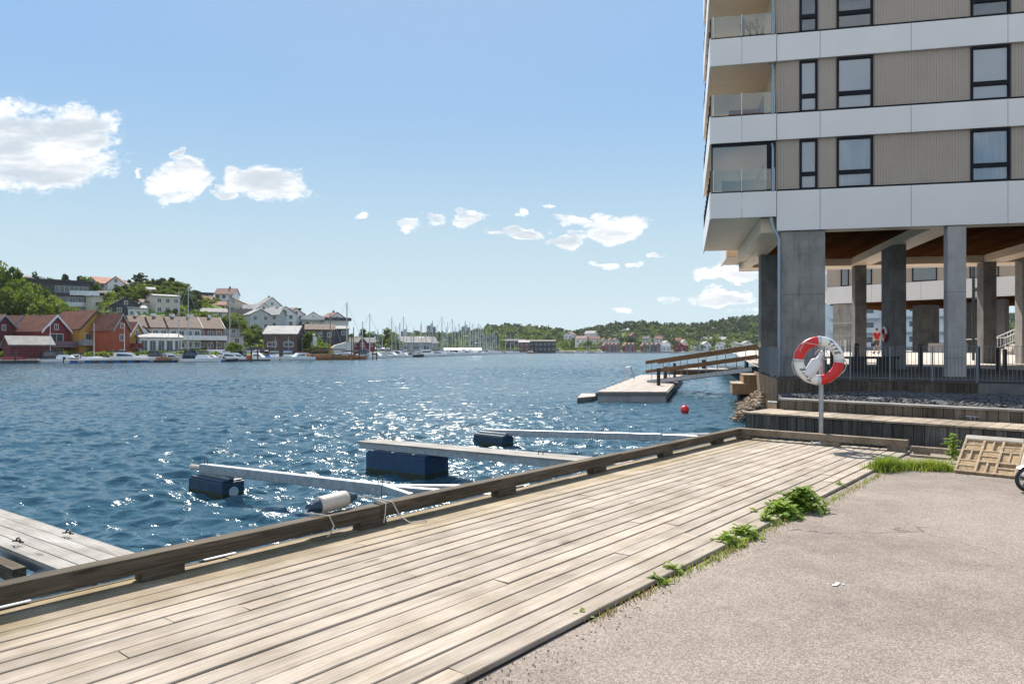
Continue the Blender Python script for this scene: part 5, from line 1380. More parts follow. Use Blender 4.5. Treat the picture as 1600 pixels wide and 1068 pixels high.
while len(pl_)+len(pd_) < 6200:
    p = q.uniform(640,1950); S, Rg = shore(p), tab(RP_, p); s = q.random()**.8*1.03; Y = S+(Rg-S)*s
    lim = .16+.06*nz3.noise((p*.01,0,0)) if p < 860 else .24+.08*nz3.noise((p*.02,3,0))
    if s < lim and q.random() > .06: continue
    nv = nz3.noise((p*.012, s*3, 1)); 
    if nz3.noise((p*.02, s*4, 9)) > .52: continue
    z = TZ(p, Y); h = q.uniform(6,12)
    if p < 760: h *= .8
    dark = (q.random() < .25+.6*max(0,min(1,(s-.45)*2+nv))) if p > 900 else q.random() < .22
    (pd_ if dark else pl_).append(((p-800)/FPX*Y, Y, z-.5, h*(1.12 if dark else .9)))
woods('broadleaf_woods', pl_, M_far, 46, .105, .48, 6)
woods('pine_woods', pd_, M_farp, 44, .090, .36, 7)
pts = []
while len(pts) < 900:
    p = q.uniform(600,1950); S, Rg = shore(p), tab(RP_, p); Y = S+(Rg-S)*q.uniform(.05,.35); pts.append(((p-800)/FPX*Y, Y, TZ(p, Y)-.3, q.uniform(1.5,4.5)))
woods('shore_bushes', pts, M_lfb, 26, .16, .6, 8)

pts = []
while len(pts) < 170:
    p = q.uniform(-60,620); S, Rg = shore(p), tab(RP_, p); Y = S+(Rg-S)*q.uniform(.015,.15); pts.append(((p-800)/FPX*Y, Y, TZ(p, Y)-.2, q.uniform(.6,1.7)))
woods('waterfront_shrubs', pts, M_lfb, 26, .20, .7, 12)
# ------------------------------------------------------------------ houses
HM = {'white':pm('white_boards',(.74,.74,.72),(.66,.66,.64),1,.6),'cream':pm('cream_render',(.62,.57,.46),(.55,.5,.4),1,.7),'red':pm('barn_red_boards',(.22,.028,.03),(.16,.02,.024),1,.7),'dred':pm('dark_red_boards',(.13,.022,.026),(.10,.018,.02),1,.7),
 'orange':pm('rust_orange_boards',(.33,.07,.025),(.27,.055,.02),1,.7),'yellow':pm('ochre_boards',(.56,.30,.06),(.47,.25,.05),1,.7),'grey':pm('grey_boards',(.30,.31,.32),(.24,.25,.26),1,.7),'dark':pm('charcoal_boards',(.045,.05,.058),(.035,.038,.045),1,.6),
 'brown':pm('brown_boards',(.10,.065,.05),(.075,.05,.04),1,.7),'brick':pm('brown_brick',(.20,.10,.07),(.15,.075,.055),2,.85),'lgrey':pm('pale_grey_boards',(.50,.51,.50),(.44,.45,.44),1,.7),'tan':pm('tan_render',(.45,.28,.16),(.4,.24,.13),1,.7),'mauve':pm('mauve_boards',(.20,.13,.15),(.16,.10,.12),1,.7)}
def roofmat(name, c):
    m, t, b = newmat(name); oc = t.new('ShaderNodeTexCoord').outputs['Object']
    wv = t.new('ShaderNodeTexWave', wave_type='BANDS', bands_direction='Z'); t.put(wv.inputs['Vector'], oc); wv.inputs['Scale'].default_value = 1.1; wv.inputs['Distortion'].default_value = .4
    col = t.mix(t.ramp(t.noise(oc, .9, 5), .35, .7), C(c), C(tuple(x*.68 for x in c)))
    col = t.mix(t.math('MULTIPLY', wv.outputs['Fac'], .35), col, C(tuple(x*.5 for x in c)))
    t.put(b.inputs['Base Color'], col); b.inputs['Roughness'].default_value = .75; b.inputs['Specular IOR Level'].default_value = .25; return m
RM = {'tile':roofmat('red_tiles',(.25,.105,.065)),'brown':roofmat('brown_tiles',(.14,.085,.062)),'orange':roofmat('orange_tiles',(.36,.13,.07)),'grey':roofmat('grey_roofing',(.28,.27,.25)),'light':roofmat('pale_metal_roof',(.42,.40,.38)),'dark':roofmat('dark_slate',(.06,.06,.065)),'pink':roofmat('faded_red_tiles',(.30,.17,.14))}
M_pane = pm('far_window_glass', (.04,.055,.065), (.09,.11,.12), .6, .12)
WC = {}
def far_window(par, w_, h_, M, fm):
    k = (round(w_,2), round(h_,2), fm.name)
    if k not in WC:
        a = MB(); b_ = MB(); f = .10
        a.box(-w_/2-f,w_/2+f,-.05,.02,-f,0); a.box(-w_/2-f,w_/2+f,-.05,.02,h_,h_+f); a.box(-w_/2-f,-w_/2,-.05,.02,0,h_); a.box(w_/2,w_/2+f,-.05,.02,0,h_); a.box(-.03,.03,-.045,.02,0,h_)
        b_.box(-w_/2,w_/2,-.02,.01,0,h_)
        oa = a.build('w', fm); ob = b_.build('p', M_pane); WC[k] = (oa.data, ob.data); bpy.data.objects.remove(oa); bpy.data.objects.remove(ob)
    fo = bpy.data.objects.new('window', WC[k][0]); COL.objects.link(fo); fo.parent = par; fo.matrix_local = M
    po = bpy.data.objects.new('pane', WC[k][1]); COL.objects.link(po); po.parent = fo
def house(label, p, row, W, D, hw, hr, psi=0, wall='white', roof='tile', o='g', Y=None, cols=2, rows=1, trim=None, cat='house', name='house', chim=0, balc=None, side=2, ov=.35, flat=False, group=None, win=(1.1,1.2), dz=0):
    if Y is None: Y = hit(p, row)
    th = math.atan((p-800)/FPX); z = EYE-(row-HZ)*Y/FPX
    b_ = Vector(((p-800)/FPX*Y, Y, z+dz))
    root = thing(name, label, cat, b_, -th+R(psi), group)
    wm, rm = HM[wall], RM[roof]; x = W/2; ex = 3.0
    fm = HM['white'] if wall != 'white' else HM['lgrey']
    mb = MB()
    if flat: mb.box(-x,x,0,D,-ex,hw); mb.build('wall', wm, root)
    elif o == 'g': mb.prism([(-x,0,-ex),(x,0,-ex),(x,0,hw),(0,0,hw+hr),(-x,0,hw)], (0,D,0)); mb.build('wall', wm, root)
    else: mb.prism([(-x,0,-ex),(-x,D,-ex),(-x,D,hw),(-x,D/2,hw+hr),(-x,0,hw)], (W,0,0)); mb.build('wall', wm, root)
    if flat:
        mb = MB(); mb.box(-x-ov,x+ov,-ov,D+ov,hw,hw+.3); ro = mb.build('roof', rm, root)
    else:
        mb = MB(); t_ = .22; half = x if o == 'g' else D/2; sl_ = hr/half; e = ov
        for s_ in (-1,1):
            lo = (s_*(half+e), hw-sl_*e+.04); hi = (0, hw+hr+.04)
            if o == 'g': mb.prism([(lo[0],-e,lo[1]),(hi[0],-e,hi[1]),(hi[0],-e,hi[1]+t_),(lo[0],-e,lo[1]+t_)], (0,D+2*e,0))
            else: mb.prism([(-x-e,lo[0]+D/2,lo[1]),(-x-e,hi[0]+D/2,hi[1]),(-x-e,hi[0]+D/2,hi[1]+t_),(-x-e,lo[0]+D/2,lo[1]+t_)], (W+2*e,0,0))
        ro = mb.build('roof', rm, root)
        if trim:
            tm = HM[trim]
            for s_ in (-1,1):
                mb = MB(); lo = (s_*(half+e), hw-sl_*e); hi = (0, hw+hr)
                if o == 'g': mb.prism([(lo[0],-e-.06,lo[1]-.2),(hi[0],-e-.06,hi[1]-.2),(hi[0],-e-.06,hi[1]+t_+.1),(lo[0],-e-.06,lo[1]+t_+.1)], (0,.08,0))
                else: mb.prism([(x+e+.0,lo[0]+D/2,lo[1]-.2),(x+e,hi[0]+D/2,hi[1]-.2),(x+e,hi[0]+D/2,hi[1]+t_+.1),(x+e,lo[0]+D/2,lo[1]+t_+.1)], (.08,0,0))
                mb.build('bargeboard', tm, root)
    for c_ in range(chim):
        mb = MB(); cx = (-.25+.5*c_)*W if chim > 1 else .15*W
        zt = hw+hr if not flat else hw
        if o == 'g': mb.box(-.3+.2,.3+.2,D*.5-.3,D*.5+.3,zt-.6,zt+.9)
        else: mb.box(cx-.3,cx+.3,D/2-.3,D/2+.3,zt-.5,zt+.9)
        mb.build('chimney', HM['dark'] if chim == 1 else HM['white'], ro)
    st = hw/max(rows,1)
    for j in range(rows):
        for i in range(cols):
            cx = -x+W*(i+.5)/cols; far_window(root, win[0], win[1], Matrix.Translation((cx,-.01,st*j+st*.32)), fm)
    if o == 'g' and hr > 1.8 and not flat: far_window(root, .8, 1.0, Matrix.Translation((0,-.01,hw+hr*.12)), fm)
    for s_ in (-1,1):
        if side and s_*psi <= 8:
            for i in range(side):
                cy_ = D*(i+.5)/side; far_window(root, win[0], win[1], Matrix.Translation((s_*-1*-x if False else (x if s_ < 0 else -x)+(.01 if s_ < 0 else -.01), cy_, hw-st+st*.32)) @ Matrix.Rotation(R(90 if s_ < 0 else -90),4,'Z'), fm)
    if balc:
        zb = st; mb = MB(); mb.box(-x-.3,x+.3,-1.7,-.02,zb-.15,zb); mb.build('balcony_floor', HM['white'], root)
        mb = MB(); mb.box(-x-.3,x+.3,-1.76,-1.70,zb-.1,zb+1.0); mb.box(-x-.36,-x-.3,-1.76,-.02,zb-.1,zb+1.0); mb.box(x+.3,x+.36,-1.76,-.02,zb-.1,zb+1.0); mb.build('balcony_rail', HM[balc], root)
    return root
Q = 143
# red and ochre waterfront houses
house('dark red waterfront house cut by the left picture edge, with grey balcony',6,566,8,9,6.0,3.3,48,'dred','tile','g',142,2,2,'grey',balc='mauve')
house('dark red gabled house at far left with long tiled roof and awning',33,566,7,8,6.1,3.5,50,'dred','tile','g',150,1,2,'grey',balc='red')
house('barn red waterfront house with white bargeboards on its gable',88,564,6.4,7.5,6.1,3.1,42,'red','tile','g',146,1,2,'white',win=(3.0,1.5),balc='mauve')
house('dark brown red gabled house squeezed between barn red and ochre houses',121,564,5.6,7,6.0,2.9,40,'dred','tile','g',156,1,2,balc='mauve')
house('ochre yellow waterfront house with tall gable and grey balcony',150,563,7.0,11,6.7,3.7,34,'yellow','tile','g',152,2,2,'brown',balc='grey')
house('rust orange waterfront house with blank side wall and tiled roof',190,563,5.6,4.6,6.5,3.2,56,'orange','tile','g',152,1,2,'grey',side=0)
house('small ochre house with white bargeboard right of the rust orange house',214,561,5.6,5,5.0,3.0,54,'yellow','tile','g',158,1,2,'white',balc='red')
house('little white gabled house in front of the terrace left end',224,561,5.6,6,4.6,2.6,30,'white','brown','g',160,2,1)
house('white glazed garden pavilion below the terrace left end',252,557,9,5,4.2,.8,20,'white','light','e',160,5,1,win=(1.2,2.2))
for i, (p, lab) in enumerate(((233,'leftmost unit of the white terrace with brown stepped roof'),(262,'second unit from left of the white terrace with brown stepped roof'),(290,'third unit from left of the white terrace with brown stepped roof'))):
    house(lab,p,548,7.2,9,5.6,2.7,14,'lgrey','brown','e',172+i*2,4,2,'white',group='terraced houses with brown roofs',chim=2,side=0,dz=-.0,balc='white')
house('right end unit of the brown roofed terrace with bare brick gable wall',322,548,8.5,9,5.6,2.8,16,'brick','brown','e',180,4,2,'white',group='terraced houses with brown roofs',chim=2,side=1,balc='white')
# hillside houses
house('white gabled house with orange roof on top of the left hill',172,463,8.5,10,4.6,2.6,25,'white','orange','e',266,3,2,None)
house('white gabled wing of the hilltop house with pale gable turned left',181,464,5.5,6,5.2,2.2,-12,'white','orange','g',262,1,2)
house('black boxy house just below the white hilltop house',162,476,7.8,7,4.0,1.0,10,'dark','dark','e',252,3,1)
house('charcoal gabled house with dark roof above the terrace hedge',197,493,7.2,7,3.2,2.3,8,'dark','dark','g',None,2,1)
house('small white cottage tucked below the charcoal gabled house',216,495,5.4,4,2.6,.8,10,'white','light','e',None,3,1,win=(.8,.8))
house('low white house left of the square white block on the lawn',237,487,5.6,6,2.8,1.0,15,'white','brown','e',None,2,1)
house('square white rendered block house at the top right of the lawn',262,491,7.4,8,5.6,.6,18,'cream','light','e',None,3,2)
house('small white hut among the pines on the hilltop',236,461,2.6,3,2.0,.8,10,'white','light','e',None,1,1,side=0,win=(.6,.6))
house('dark flat roofed modern house at the crest right of the pines',323,470,5,6,3.0,0,10,'dark','dark','e',280,2,1,flat=True)
house('white cottage with red roof below the dark flat house',321,479,4.4,5,2.6,1.4,-10,'white','tile','e',272,1,1)
house('big white house with reddish roof highest on the right shoulder',350,478,7.5,7,4.8,2.4,-20,'white','pink','e',288,3,2,chim=1)
house('long cream house with dark red roof below the big white house',332,490,9.2,6,3.2,1.4,0,'cream','tile','e',264,3,1)
house('cream house with low gable and dark left wing',365,490,8.2,7,3.8,1.9,-12,'cream','pink','g',270,3,1)
house('dark roofed house half hidden by trees under the cream house',376,506,8.5,6,2.2,3.0,10,'brown','dark','e',None,2,1)
house('low brown roofed house behind the terrace brick end',334,498,8,5,2.2,1.2,5,'cream','grey','e',None,2,1)
house('white house with broad pale roof in the upper white group',388,491,9,7,2.8,1.6,0,'white','light','e',288,3,1)
house('white house with steep shining roof and dormer in the upper white group',394,503,7,7,3.8,2.6,-10,'white','light','e',265,2,1)
house('white gabled house with dormered shining roof beside the dormer house',412,499,6.2,7,3.6,2.4,25,'white','light','g',266,2,1)
house('large white gabled house at the crest of the upper white group',425,491,8.5,8,3.4,3.4,20,'white','light','g',290,2,1,chim=1)
house('grey white house with blue gable left in the lower white row',407,515,7,7,5.0,1.8,18,'lgrey','light','g',240,2,2)
house('grey house with pale roof second in the lower white row',422,513,6,6,4.6,2.0,-25,'lgrey','light','e',242,2,2)
house('pale gabled house third in the lower white row',432,512,6,7,4.6,2.4,20,'lgrey','light','g',246,2,2)
house('white gabled house fourth in the lower white row',446,511,7.5,7,4.6,2.6,15,'white','light','g',250,2,2)
house('white house with orange tinted roof ending the lower white row',463,511,6.4,7,4.4,2.4,20,'white','pink','g',256,2,2)
house('dark flat topped modern house on the crest above the lower white row',457,494,6.4,6,3.0,0,5,'dark','dark','e',285,2,1,flat=True)
house('dark terrace box right below the flat topped modern house',468,500,3.6,4,2.4,0,5,'dark','dark','e',278,1,1,flat=True)
house('white gabled villa with balcony left of the tall wooden mast',490,516,8.0,8,3.8,2.6,0,'white','pink','g',255,3,1,balc='white')
house('white house with steep pale roof behind the tall wooden mast',507,517,6.5,6,3.0,2.6,0,'white','light','e',265,2,1,chim=1)
house('white house with orange roof behind the tallest mast',527,519,8.5,8,4.2,2.8,22,'white','pink','g',255,3,1,chim=1,balc='dark')
house('dark navy gabled house above the small quay trees',480,527,7.2,6,2.6,2.0,5,'dark','dark','g',225,2,1)
house('dark long house with white shutters right of the navy gabled house',500,531,8.6,6,3.2,1.6,0,'dark','brown','e',222,3,1)
house('dark grey lower house behind the grey ramp',528,527,7,6,2.8,1.0,0,'dark','grey','e',240,2,1)
house('low grey garage row behind trees left of the boathouse',350,540,9.5,5,2.3,0,6,'lgrey','light','e',186,3,1,flat=True)
house('long low grey shed above the garage row',345,524,10,4,2.0,0,6,'grey','brown','e',200,3,1,flat=True)
# quay buildings
house('dark brown boathouse with broad pale grey roof on the quay',438,550,8.2,9,4.6,2.0,-14,'brown','light','e',182,2,1,None,'boathouse','boathouse',win=(2.2,1.0),side=0)
house('low white annex right of the dark brown boathouse',472,548,5.6,6,3.8,.5,-10,'white','dark','e',188,2,1,None,'boathouse','boathouse',win=(1.6,1.0))
house('tiny red cabin with grey roof and gabled porch on the quay',567,544,7.6,4,1.9,1.4,0,'red','grey','e',232,3,1,None,'cabin','cabin',win=(.8,.8))
house('red gable porch at the middle of the tiny red cabin',566.5,544,2.4,1.5,1.9,1.6,0,'red','grey','g',230,1,1,None,'cabin','cabin',side=0,win=(.9,1.0))
house('grey angular boathouse with two stepped sloping roofs behind the masts',650,551,13.5,9,4.2,2.4,18,'grey','grey','e',296,3,1,None,'boathouse','boathouse',win=(2.6,1.6),side=1)
house('smaller grey angular boathouse right of the stepped one',676,551,5.2,8,4.0,2.6,25,'grey','grey','e',300,1,1,None,'boathouse','boathouse')
house('long dark timber warehouse left of the red roofed shed on the far quay',796,549,23,10,7.6,1.2,0,'dark','dark','e',520,6,2,None,'warehouse','warehouse',win=(1.6,1.4),side=0)
house('rust red shed with pale roof between the two dark warehouses',819,549,7.6,8,6.6,1.4,0,'brick','light','e',515,2,2,None,'warehouse','warehouse',side=0)
house('dark timber warehouse with many small windows right of the red shed',848,549,19,10,7.4,1.2,0,'dark','dark','e',530,6,2,None,'warehouse','warehouse',win=(1.2,1.2),side=0)
# tower blocks behind the marina
def tower(label, p, top, wpx, Y, mt, split=True):
    W = wpx*Y/FPX; zt = EYE-(top-HZ)*Y/FPX; b_ = Vector(((p-800)/FPX*Y, Y, 2))
    r2 = thing('tower_block', label, 'tower block', b_, R(5)); h = zt-2
    mb = MB(); mb.box(-W/2,-W*.12,0,W*.8,0,h); mb.box(W*.18,W/2,0,W*.8,0,h-1.5); mb.build('wall', mt, r2)
    mb = MB(); mb.box(-W*.12,W*.18,-1,W*.7,0,h+(2.5 if split else 0)); mb.build('stair_core', HM['lgrey'] if split else mt, r2)
    mb = MB()
    n = int(h/3.0)
    for k in range(n):
        for i in range(5):
            for x0 in (-W*.46, W*.22): mb.box(x0+i*W*.062, x0+i*W*.062+W*.04, -.06, 0.0, k*3+1, k*3+2.3)
    mb.build('window_grid', M_pane, r2)
tower('low grey tower block on the skyline, leftmost behind the angular boathouse',633,517,13,900,HM['mauve'])
tower('grey tower block second from left on the skyline behind the angular boathouse',652,516,10,930,HM['grey'],False)
tower('tallest reddish tower block on the skyline behind the marina',674,508.5,13.5,980,HM['mauve'])
tower('brownish tower block among the right hand masts of the marina',728,510,13.5,1050,HM['mauve'])
tower('dark flat building peeping over the wooded hill, right of marina',774,507,15,905,HM['dark'],False)
# far shore houses
FS = [(888,530,9,'white','pink','g','white gabled house high in the far woods with pinkish roof',640),(921,528,10,'white','light','e','wide white house high in the far woods, right of the gabled one',660),(907,537,10,'white','pink','e','pale house with red roof low on the far shore under the woods',600),(929,537,9.5,'cream','pink','e','cream house with pink roof above the far boats',600),
 (1008,537,6,'lgrey','dark','e','grey house peeping above the far blue red rowhouses',610),(990,533,5,'red','tile','g','small red house above the far red rowhouses',625),(1030,537,6,'white','pink','e','pale house with red roof above the right rowhouses',610),
 (1043,545,5.5,'white','light','g','small white gabled house left of the far red barn',575),(1041,549,7,'white','light','e','low white boathouse at the far waterline left of the red barn',565),(1061,548,9,'red','tile','g','red barn shaped boathouse at the far waterline',565),(1061,541,5,'tan','orange','e','tall tan orange house right behind the far red barn',600),(1070,544,4.5,'white','light','g','narrow pale house right of the tan orange house',595),
 (1086,546,8,'white','grey','g','white gabled house right of the bare trees on the far shore',585),(1098,538,7,'white','grey','g','upper white house above the pair of far white houses',640),(1105,546,7,'white','light','g','white house in the middle of the far green meadow',585),(1113,538,7,'white','light','g','upper white house second in the row on the far slope',650),(1127,538,6,'white','light','e','upper white house right of the middle of the far slope',640),(1124,547,7.5,'white','grey','g','white cube like house near the middle of the gangway rail',580),(1145,546,8,'cream','grey','g','cream white house seen over the upper gangway rail',590),(1169,545,8.5,'white','grey','g','white house with dark roof near the right gangway end',590)]
for p, r_, W, wl, rf, oo, lab, Y in FS:
    house(lab,p,r_,W,7,4.2 if W > 5 else 4.8,2.4,rng.choice([-25,15,25]),wl,rf,oo,Y,2,1 if W > 6 else 2,win=(1.2,1.3),side=1)
n = 0
for grp, ps, cs in (('left group of far red waterfront rowhouses',(947,953,959,965),('red','mauve','red','mauve')),('small middle group of far red rowhouses',(979,985,991),('red','mauve','red')),('right group of far blue grey rowhouses',(1007,1014,1021,1028,1034),('brick','grey','dark','mauve','grey'))):
    nm = ['first','second','third','fourth','fifth']
    for i, (p, c_) in enumerate(zip(ps, cs)):
        house(f'{nm[i]} gabled house from left in the {grp}',p,549.5,3.3,8,5.0,2.2,12,c_,'pink','g',568,1,2,None,win=(1.2,1.3),side=0,group='far waterfront rowhouses')
for i, p in enumerate((945,955,963)):
    house(('left','middle','right')[i]+' grey gabled house behind the left far rowhouses',p,541,5.5,7,4.5,2.4,10,'lgrey','pink','g',600,2,1,None,side=0,group='houses behind the far rowhouses')

# curved black hillside building
Yb = 236; b_ = P(92, 484, Yb)
root = thing('apartment_building', 'curved black terraced building with white glass balconies above the bank of trees', 'building', b_, R(33))
def arc_slab(x0, x1, bul, z0, z1, dep):
    loop = []
    for i in range(13):
        f = i/12; x = x0+(x1-x0)*f; loop.append((x, -bul*(1-(2*f-1)**2), z0))
    loop += [(x1,dep,z0),(x0,dep,z0)]; return MB().prism(loop, (0,0,z1-z0))
arc_slab(-13,9,2.2,5.2,9.0,9).build('upper_storey', HM['dark'], root)
arc_slab(-14.5,10.2,2.8,9.0,9.8,10).build('roof', RM['dark'], root)
arc_slab(-11,11,2.2,4.5,5.2,9).build('upper_deck', HM['dark'], root)
arc_slab(-6,11.5,1.8,1.4,4.5,9).build('middle_storey', HM['grey'], root)
arc_slab(-4,12.5,1.8,1.0,1.4,9).build('middle_deck', HM['white'], root)
arc_slab(-2,12,1.4,-4,1.0,9).build('lower_storey', HM['lgrey'], root)
for x0, x1, z, y in ((3,11.5,5.2,-2.6),(0,7,1.4,-2.6),(6.8,12.8,1.4,-2.0),(6,12.8,-2.2,-1.8)):
    mb = MB(); mb.box(x0,x1,y,y+.1,z,z+1.2); mb.box(x1-.1,x1,y,2,z,z+1.2); mb.build('balcony_glass', pm('frosted_balcony', (.62,.68,.68), (.55,.6,.6), 1, .3), root)
    mb = MB(); mb.box(x0,x1,y,1,z-.3,z); mb.build('balcony_slab', HM['white'], root)
for i in range(7): far_window(root, 1.1, 2.0, Matrix.Translation((-.5+i*1.35,-2.25+.07*i*i*.4-.2,5.7)), HM['lgrey'])
for i in range(4): far_window(root, 1.4, 1.9, Matrix.Translation((-1+i*2.4,-1.95,2.0)), HM['lgrey'])
house('pale house with grey roof behind the left end of the curved black building',30,446,7,7,3.0,1.0,0,'cream','grey','e',262,2,1,chim=1)
house('cream cubic annex right of the curved black building',152,484,3.2,5,4.4,0,20,'cream','light','e',236,1,1,flat=True)
# red shed on the pontoon
root = house('dark red boat shed with corrugated brown roof at the left waterline',50,565,7.0,5,3.2,1.5,14,'dred','grey','e',136,0,0,None,'shed','boat_shed',side=0)
root = thing('floating_dock', 'dark floating dock along the left shore under the red boat shed', 'dock', P(20,568,129), world=True)
mb = MB(); A_, B_ = P(-60,569,126), P(62,567.5,131); A_.z = B_.z = -.72; mb.beam(A_,B_,2.4,.5); mb.build('deck', HM['dark'], root)
mb = MB(); A_.z = B_.z = -.42; mb.beam(A_,B_,2.5,.12); mb.build('top', M_pier, root)

# ------------------------------------------------------------------ boats
BM = {'white':pm('gelcoat_white',(.80,.80,.78),(.74,.74,.72),.6,.25),'navy':pm('navy_canvas',(.02,.03,.06),(.015,.022,.045),2,.8),'blue':pm('blue_cover',(.02,.12,.38),(.018,.09,.3),2,.7),'teal':pm('teal_cover',(.03,.30,.36),(.025,.25,.3),2,.8),'wood':pm('varnished_wood',(.34,.15,.05),(.25,.10,.03),2,.4),'black':pm('black_hull',(.03,.03,.035),(.025,.025,.03),2,.4),'mast':pm('mast_metal',(.50,.52,.54),(.42,.44,.46),3,.4,.5),'grey':pm('boat_grey',(.45,.46,.47),(.38,.39,.4),2,.5),'glass':M_pane,'red':pm('antifouling_red',(.30,.03,.03),(.24,.025,.025),2,.7)}
def hull(mb, L, B, H, bow=.55, x0=None, z0=-.25):
    secs = 12; vs = []; fs = []; m = 7
    for i in range(secs+1):
        f = i/secs; x = -L/2+L*f; w_ = B/2*(1-max(0,(f-bow)/(1-bow))**2.2)*(.86+.14*min(1,f*4)); w_ = max(w_,.02); sh = H*(1+.28*max(0,f-.35)**1.5)
        rake = L*.06*f*f
        for y, z in ((-1,1),(-.96,.45),(-.7,.02),(0,-.2),(.7,.02),(.96,.45),(1,1)): vs.append((x+(rake*z if f > .5 else 0), y*w_, z0+z*sh if z > .4 else z0+z*H))
    for i in range(secs):
        for j in range(m-1): fs.append((i*m+j,(i+1)*m+j,(i+1)*m+j+1,i*m+j+1))
        fs.append((i*m,i*m+m-1,(i+1)*m+m-1,(i+1)*m))
    fs += [tuple(range(m)), tuple(range(secs*m,secs*m+m))]
    return mb.add(vs, fs)
def cabin(mb, x0, x1, w_, z0, z1, rake=.5, rear=.15):
    h = z1-z0; return mb.add([(x0,-w_/2,z0),(x1,-w_/2*.8,z0),(x1,w_/2*.8,z0),(x0,w_/2,z0),(x0+rear*h,-w_/2*.82,z1),(x1-rake*h,-w_/2*.68,z1),(x1-rake*h,w_/2*.68,z1),(x0+rear*h,w_/2*.82,z1)],
        [(3,2,1,0),(4,5,6,7),(0,1,5,4),(1,2,6,5),(2,3,7,6),(3,0,4,7)])
def boat_root(name, label, cat, p, row, Y, head, group):
    th = math.atan((p-800)/FPX); return thing(name, label, cat, ((p-800)/FPX*Y, Y, WZ), -th+R(head), group)
def motorboat(label, p, Y, L, head=0, kind='cruiser', hullm='white', top='white', group='moored motorboats'):
    r2 = boat_root('motorboat', label, 'motorboat', p, 0, Y, head, group); B = L*.30; H = L*.065+.5
    hull(MB(), L, B, H).build('hull', BM[hullm], r2, smooth=False)
    zd = H-.25
    if kind == 'cruiser':
        cabin(MB(), -L*.18, L*.22, B*.82, zd-.05, zd+.6+L*.04, 1.3).build('cabin', BM['white'], r2)
        cabin(MB(), -L*.14, L*.12, B*.84, zd+.30, zd+.52+L*.025, 1.2).build('windows', BM['glass'], r2)
        cabin(MB(), -L*.22, L*.02, B*.72, zd+.62+L*.04, zd+.72+L*.055, .6).build('hardtop', BM[top], r2)
    elif kind == 'canopy':
        cabin(MB(), -L*.1, L*.30, B*.8, zd-.05, zd+.75, 1.2).build('cabin', BM['white'], r2)
        cabin(MB(), -L*.42, L*.02, B*.84, zd, zd+1.55, .5, .25).build('canopy', BM[top], r2)
        cabin(MB(), -L*.36, -L*.05, B*.86, zd+.55, zd+1.3, .5, .2).build('canopy_windows', BM['glass'], r2)
    elif kind == 'open':
        cabin(MB(), -L*.05, L*.12, B*.5, zd-.1, zd+.6, .9).build('windscreen', BM['glass'], r2)
        mb = MB(); mb.box(-L*.52-.25,-L*.5,-.22,.22,-.2,zd+.55); mb.build('outboard', BM['black'], r2)
    elif kind == 'cover':
        cabin(MB(), -L*.45, L*.30, B*.9, zd-.05, zd+.55, 1.6, .4).build('cover', BM[top], r2)
    elif kind == 'trawler':
        cabin(MB(), -L*.25, L*.12, B*.74, zd-.1, zd+1.5, .15, .05).build('wheelhouse', BM['white'], r2)
        cabin(MB(), -L*.22, L*.12, B*.76, zd+.75, zd+1.2, .1, .02).build('windows', BM['glass'], r2)
        cabin(MB(), -L*.30, L*.16, B*.8, zd+1.5, zd+1.75, .2, .05).build('roof', BM[top], r2)
        mb = MB(); mb.tube([(-.3,0,zd+1.7),(-.3,0,zd+5)], .05, 6); mb.tube([(-.3,-.8,zd+4),(-.3,.8,zd+4)], .03, 5); mb.build('mast', BM['mast'], r2)
    return r2
def sailboat(label, p, top, Y, L=None, head=0, hullm='white', mast='mast', cover='navy', stays=True, group='moored sailing boats', tk=1.0):
    r2 = boat_root('sailboat', label, 'sailboat', p, 0, Y, head, group); zt = EYE-(top-HZ)*Y/FPX-WZ
    L = L or min(13, max(7, zt*.72)); B = L*.29; H = L*.07+.55
    hull(MB(), L, B, H, .45).build('hull', BM[hullm], r2)
    zd = H-.25; cabin(MB(), -L*.15, L*.24, B*.55, zd-.05, zd+.5, 1.0, .3).build('cabin', BM['white'] if hullm != 'wood' else BM['wood'], r2)
    cabin(MB(), -L*.1, L*.17, B*.57, zd+.14, zd+.34, .8, .3).build('windows', BM['glass'], r2)
    rr = (.075+.00042*Y*.5)*tk
    mb = MB(); mb.tube([(L*.08,0,zd),(L*.08,0,zt)], rr, 7, rr*.75); mb.build('mast', BM[mast], r2)
    mb = MB(); mb.tube([(L*.08,0,zd+1.2),(-L*.36,0,zd+1.15)], .07, 6); mb.build('boom', BM[mast], r2)
    mb = MB(); mb.tube([(L*.06,0,zd+1.38),(-L*.1,0,zd+1.42),(-L*.35,0,zd+1.3)], .16, 7, .1); mb.build('sail_cover', BM[cover], r2)
    if stays:
        w2 = .012+Y*.00011; mb = MB(); mb.tube([(L*.52,0,zd+.2),(L*.08,0,zt*.97)], w2, 4); mb.tube([(-L*.48,0,zd+.1),(L*.08,0,zt*.99)], w2, 4)
        for s_ in (-1,1): mb.tube([(L*.06,s_*B*.45,zd),(L*.07,s_*B*.3,zt*.55),(L*.08,0,zt*.96)], w2*.8, 4)
        mb.tube([(L*.075,-B*.32,zt*.55),(L*.075,B*.32,zt*.55)], w2*1.4, 5); mb.build('rigging', BM['mast'], r2)
    return r2
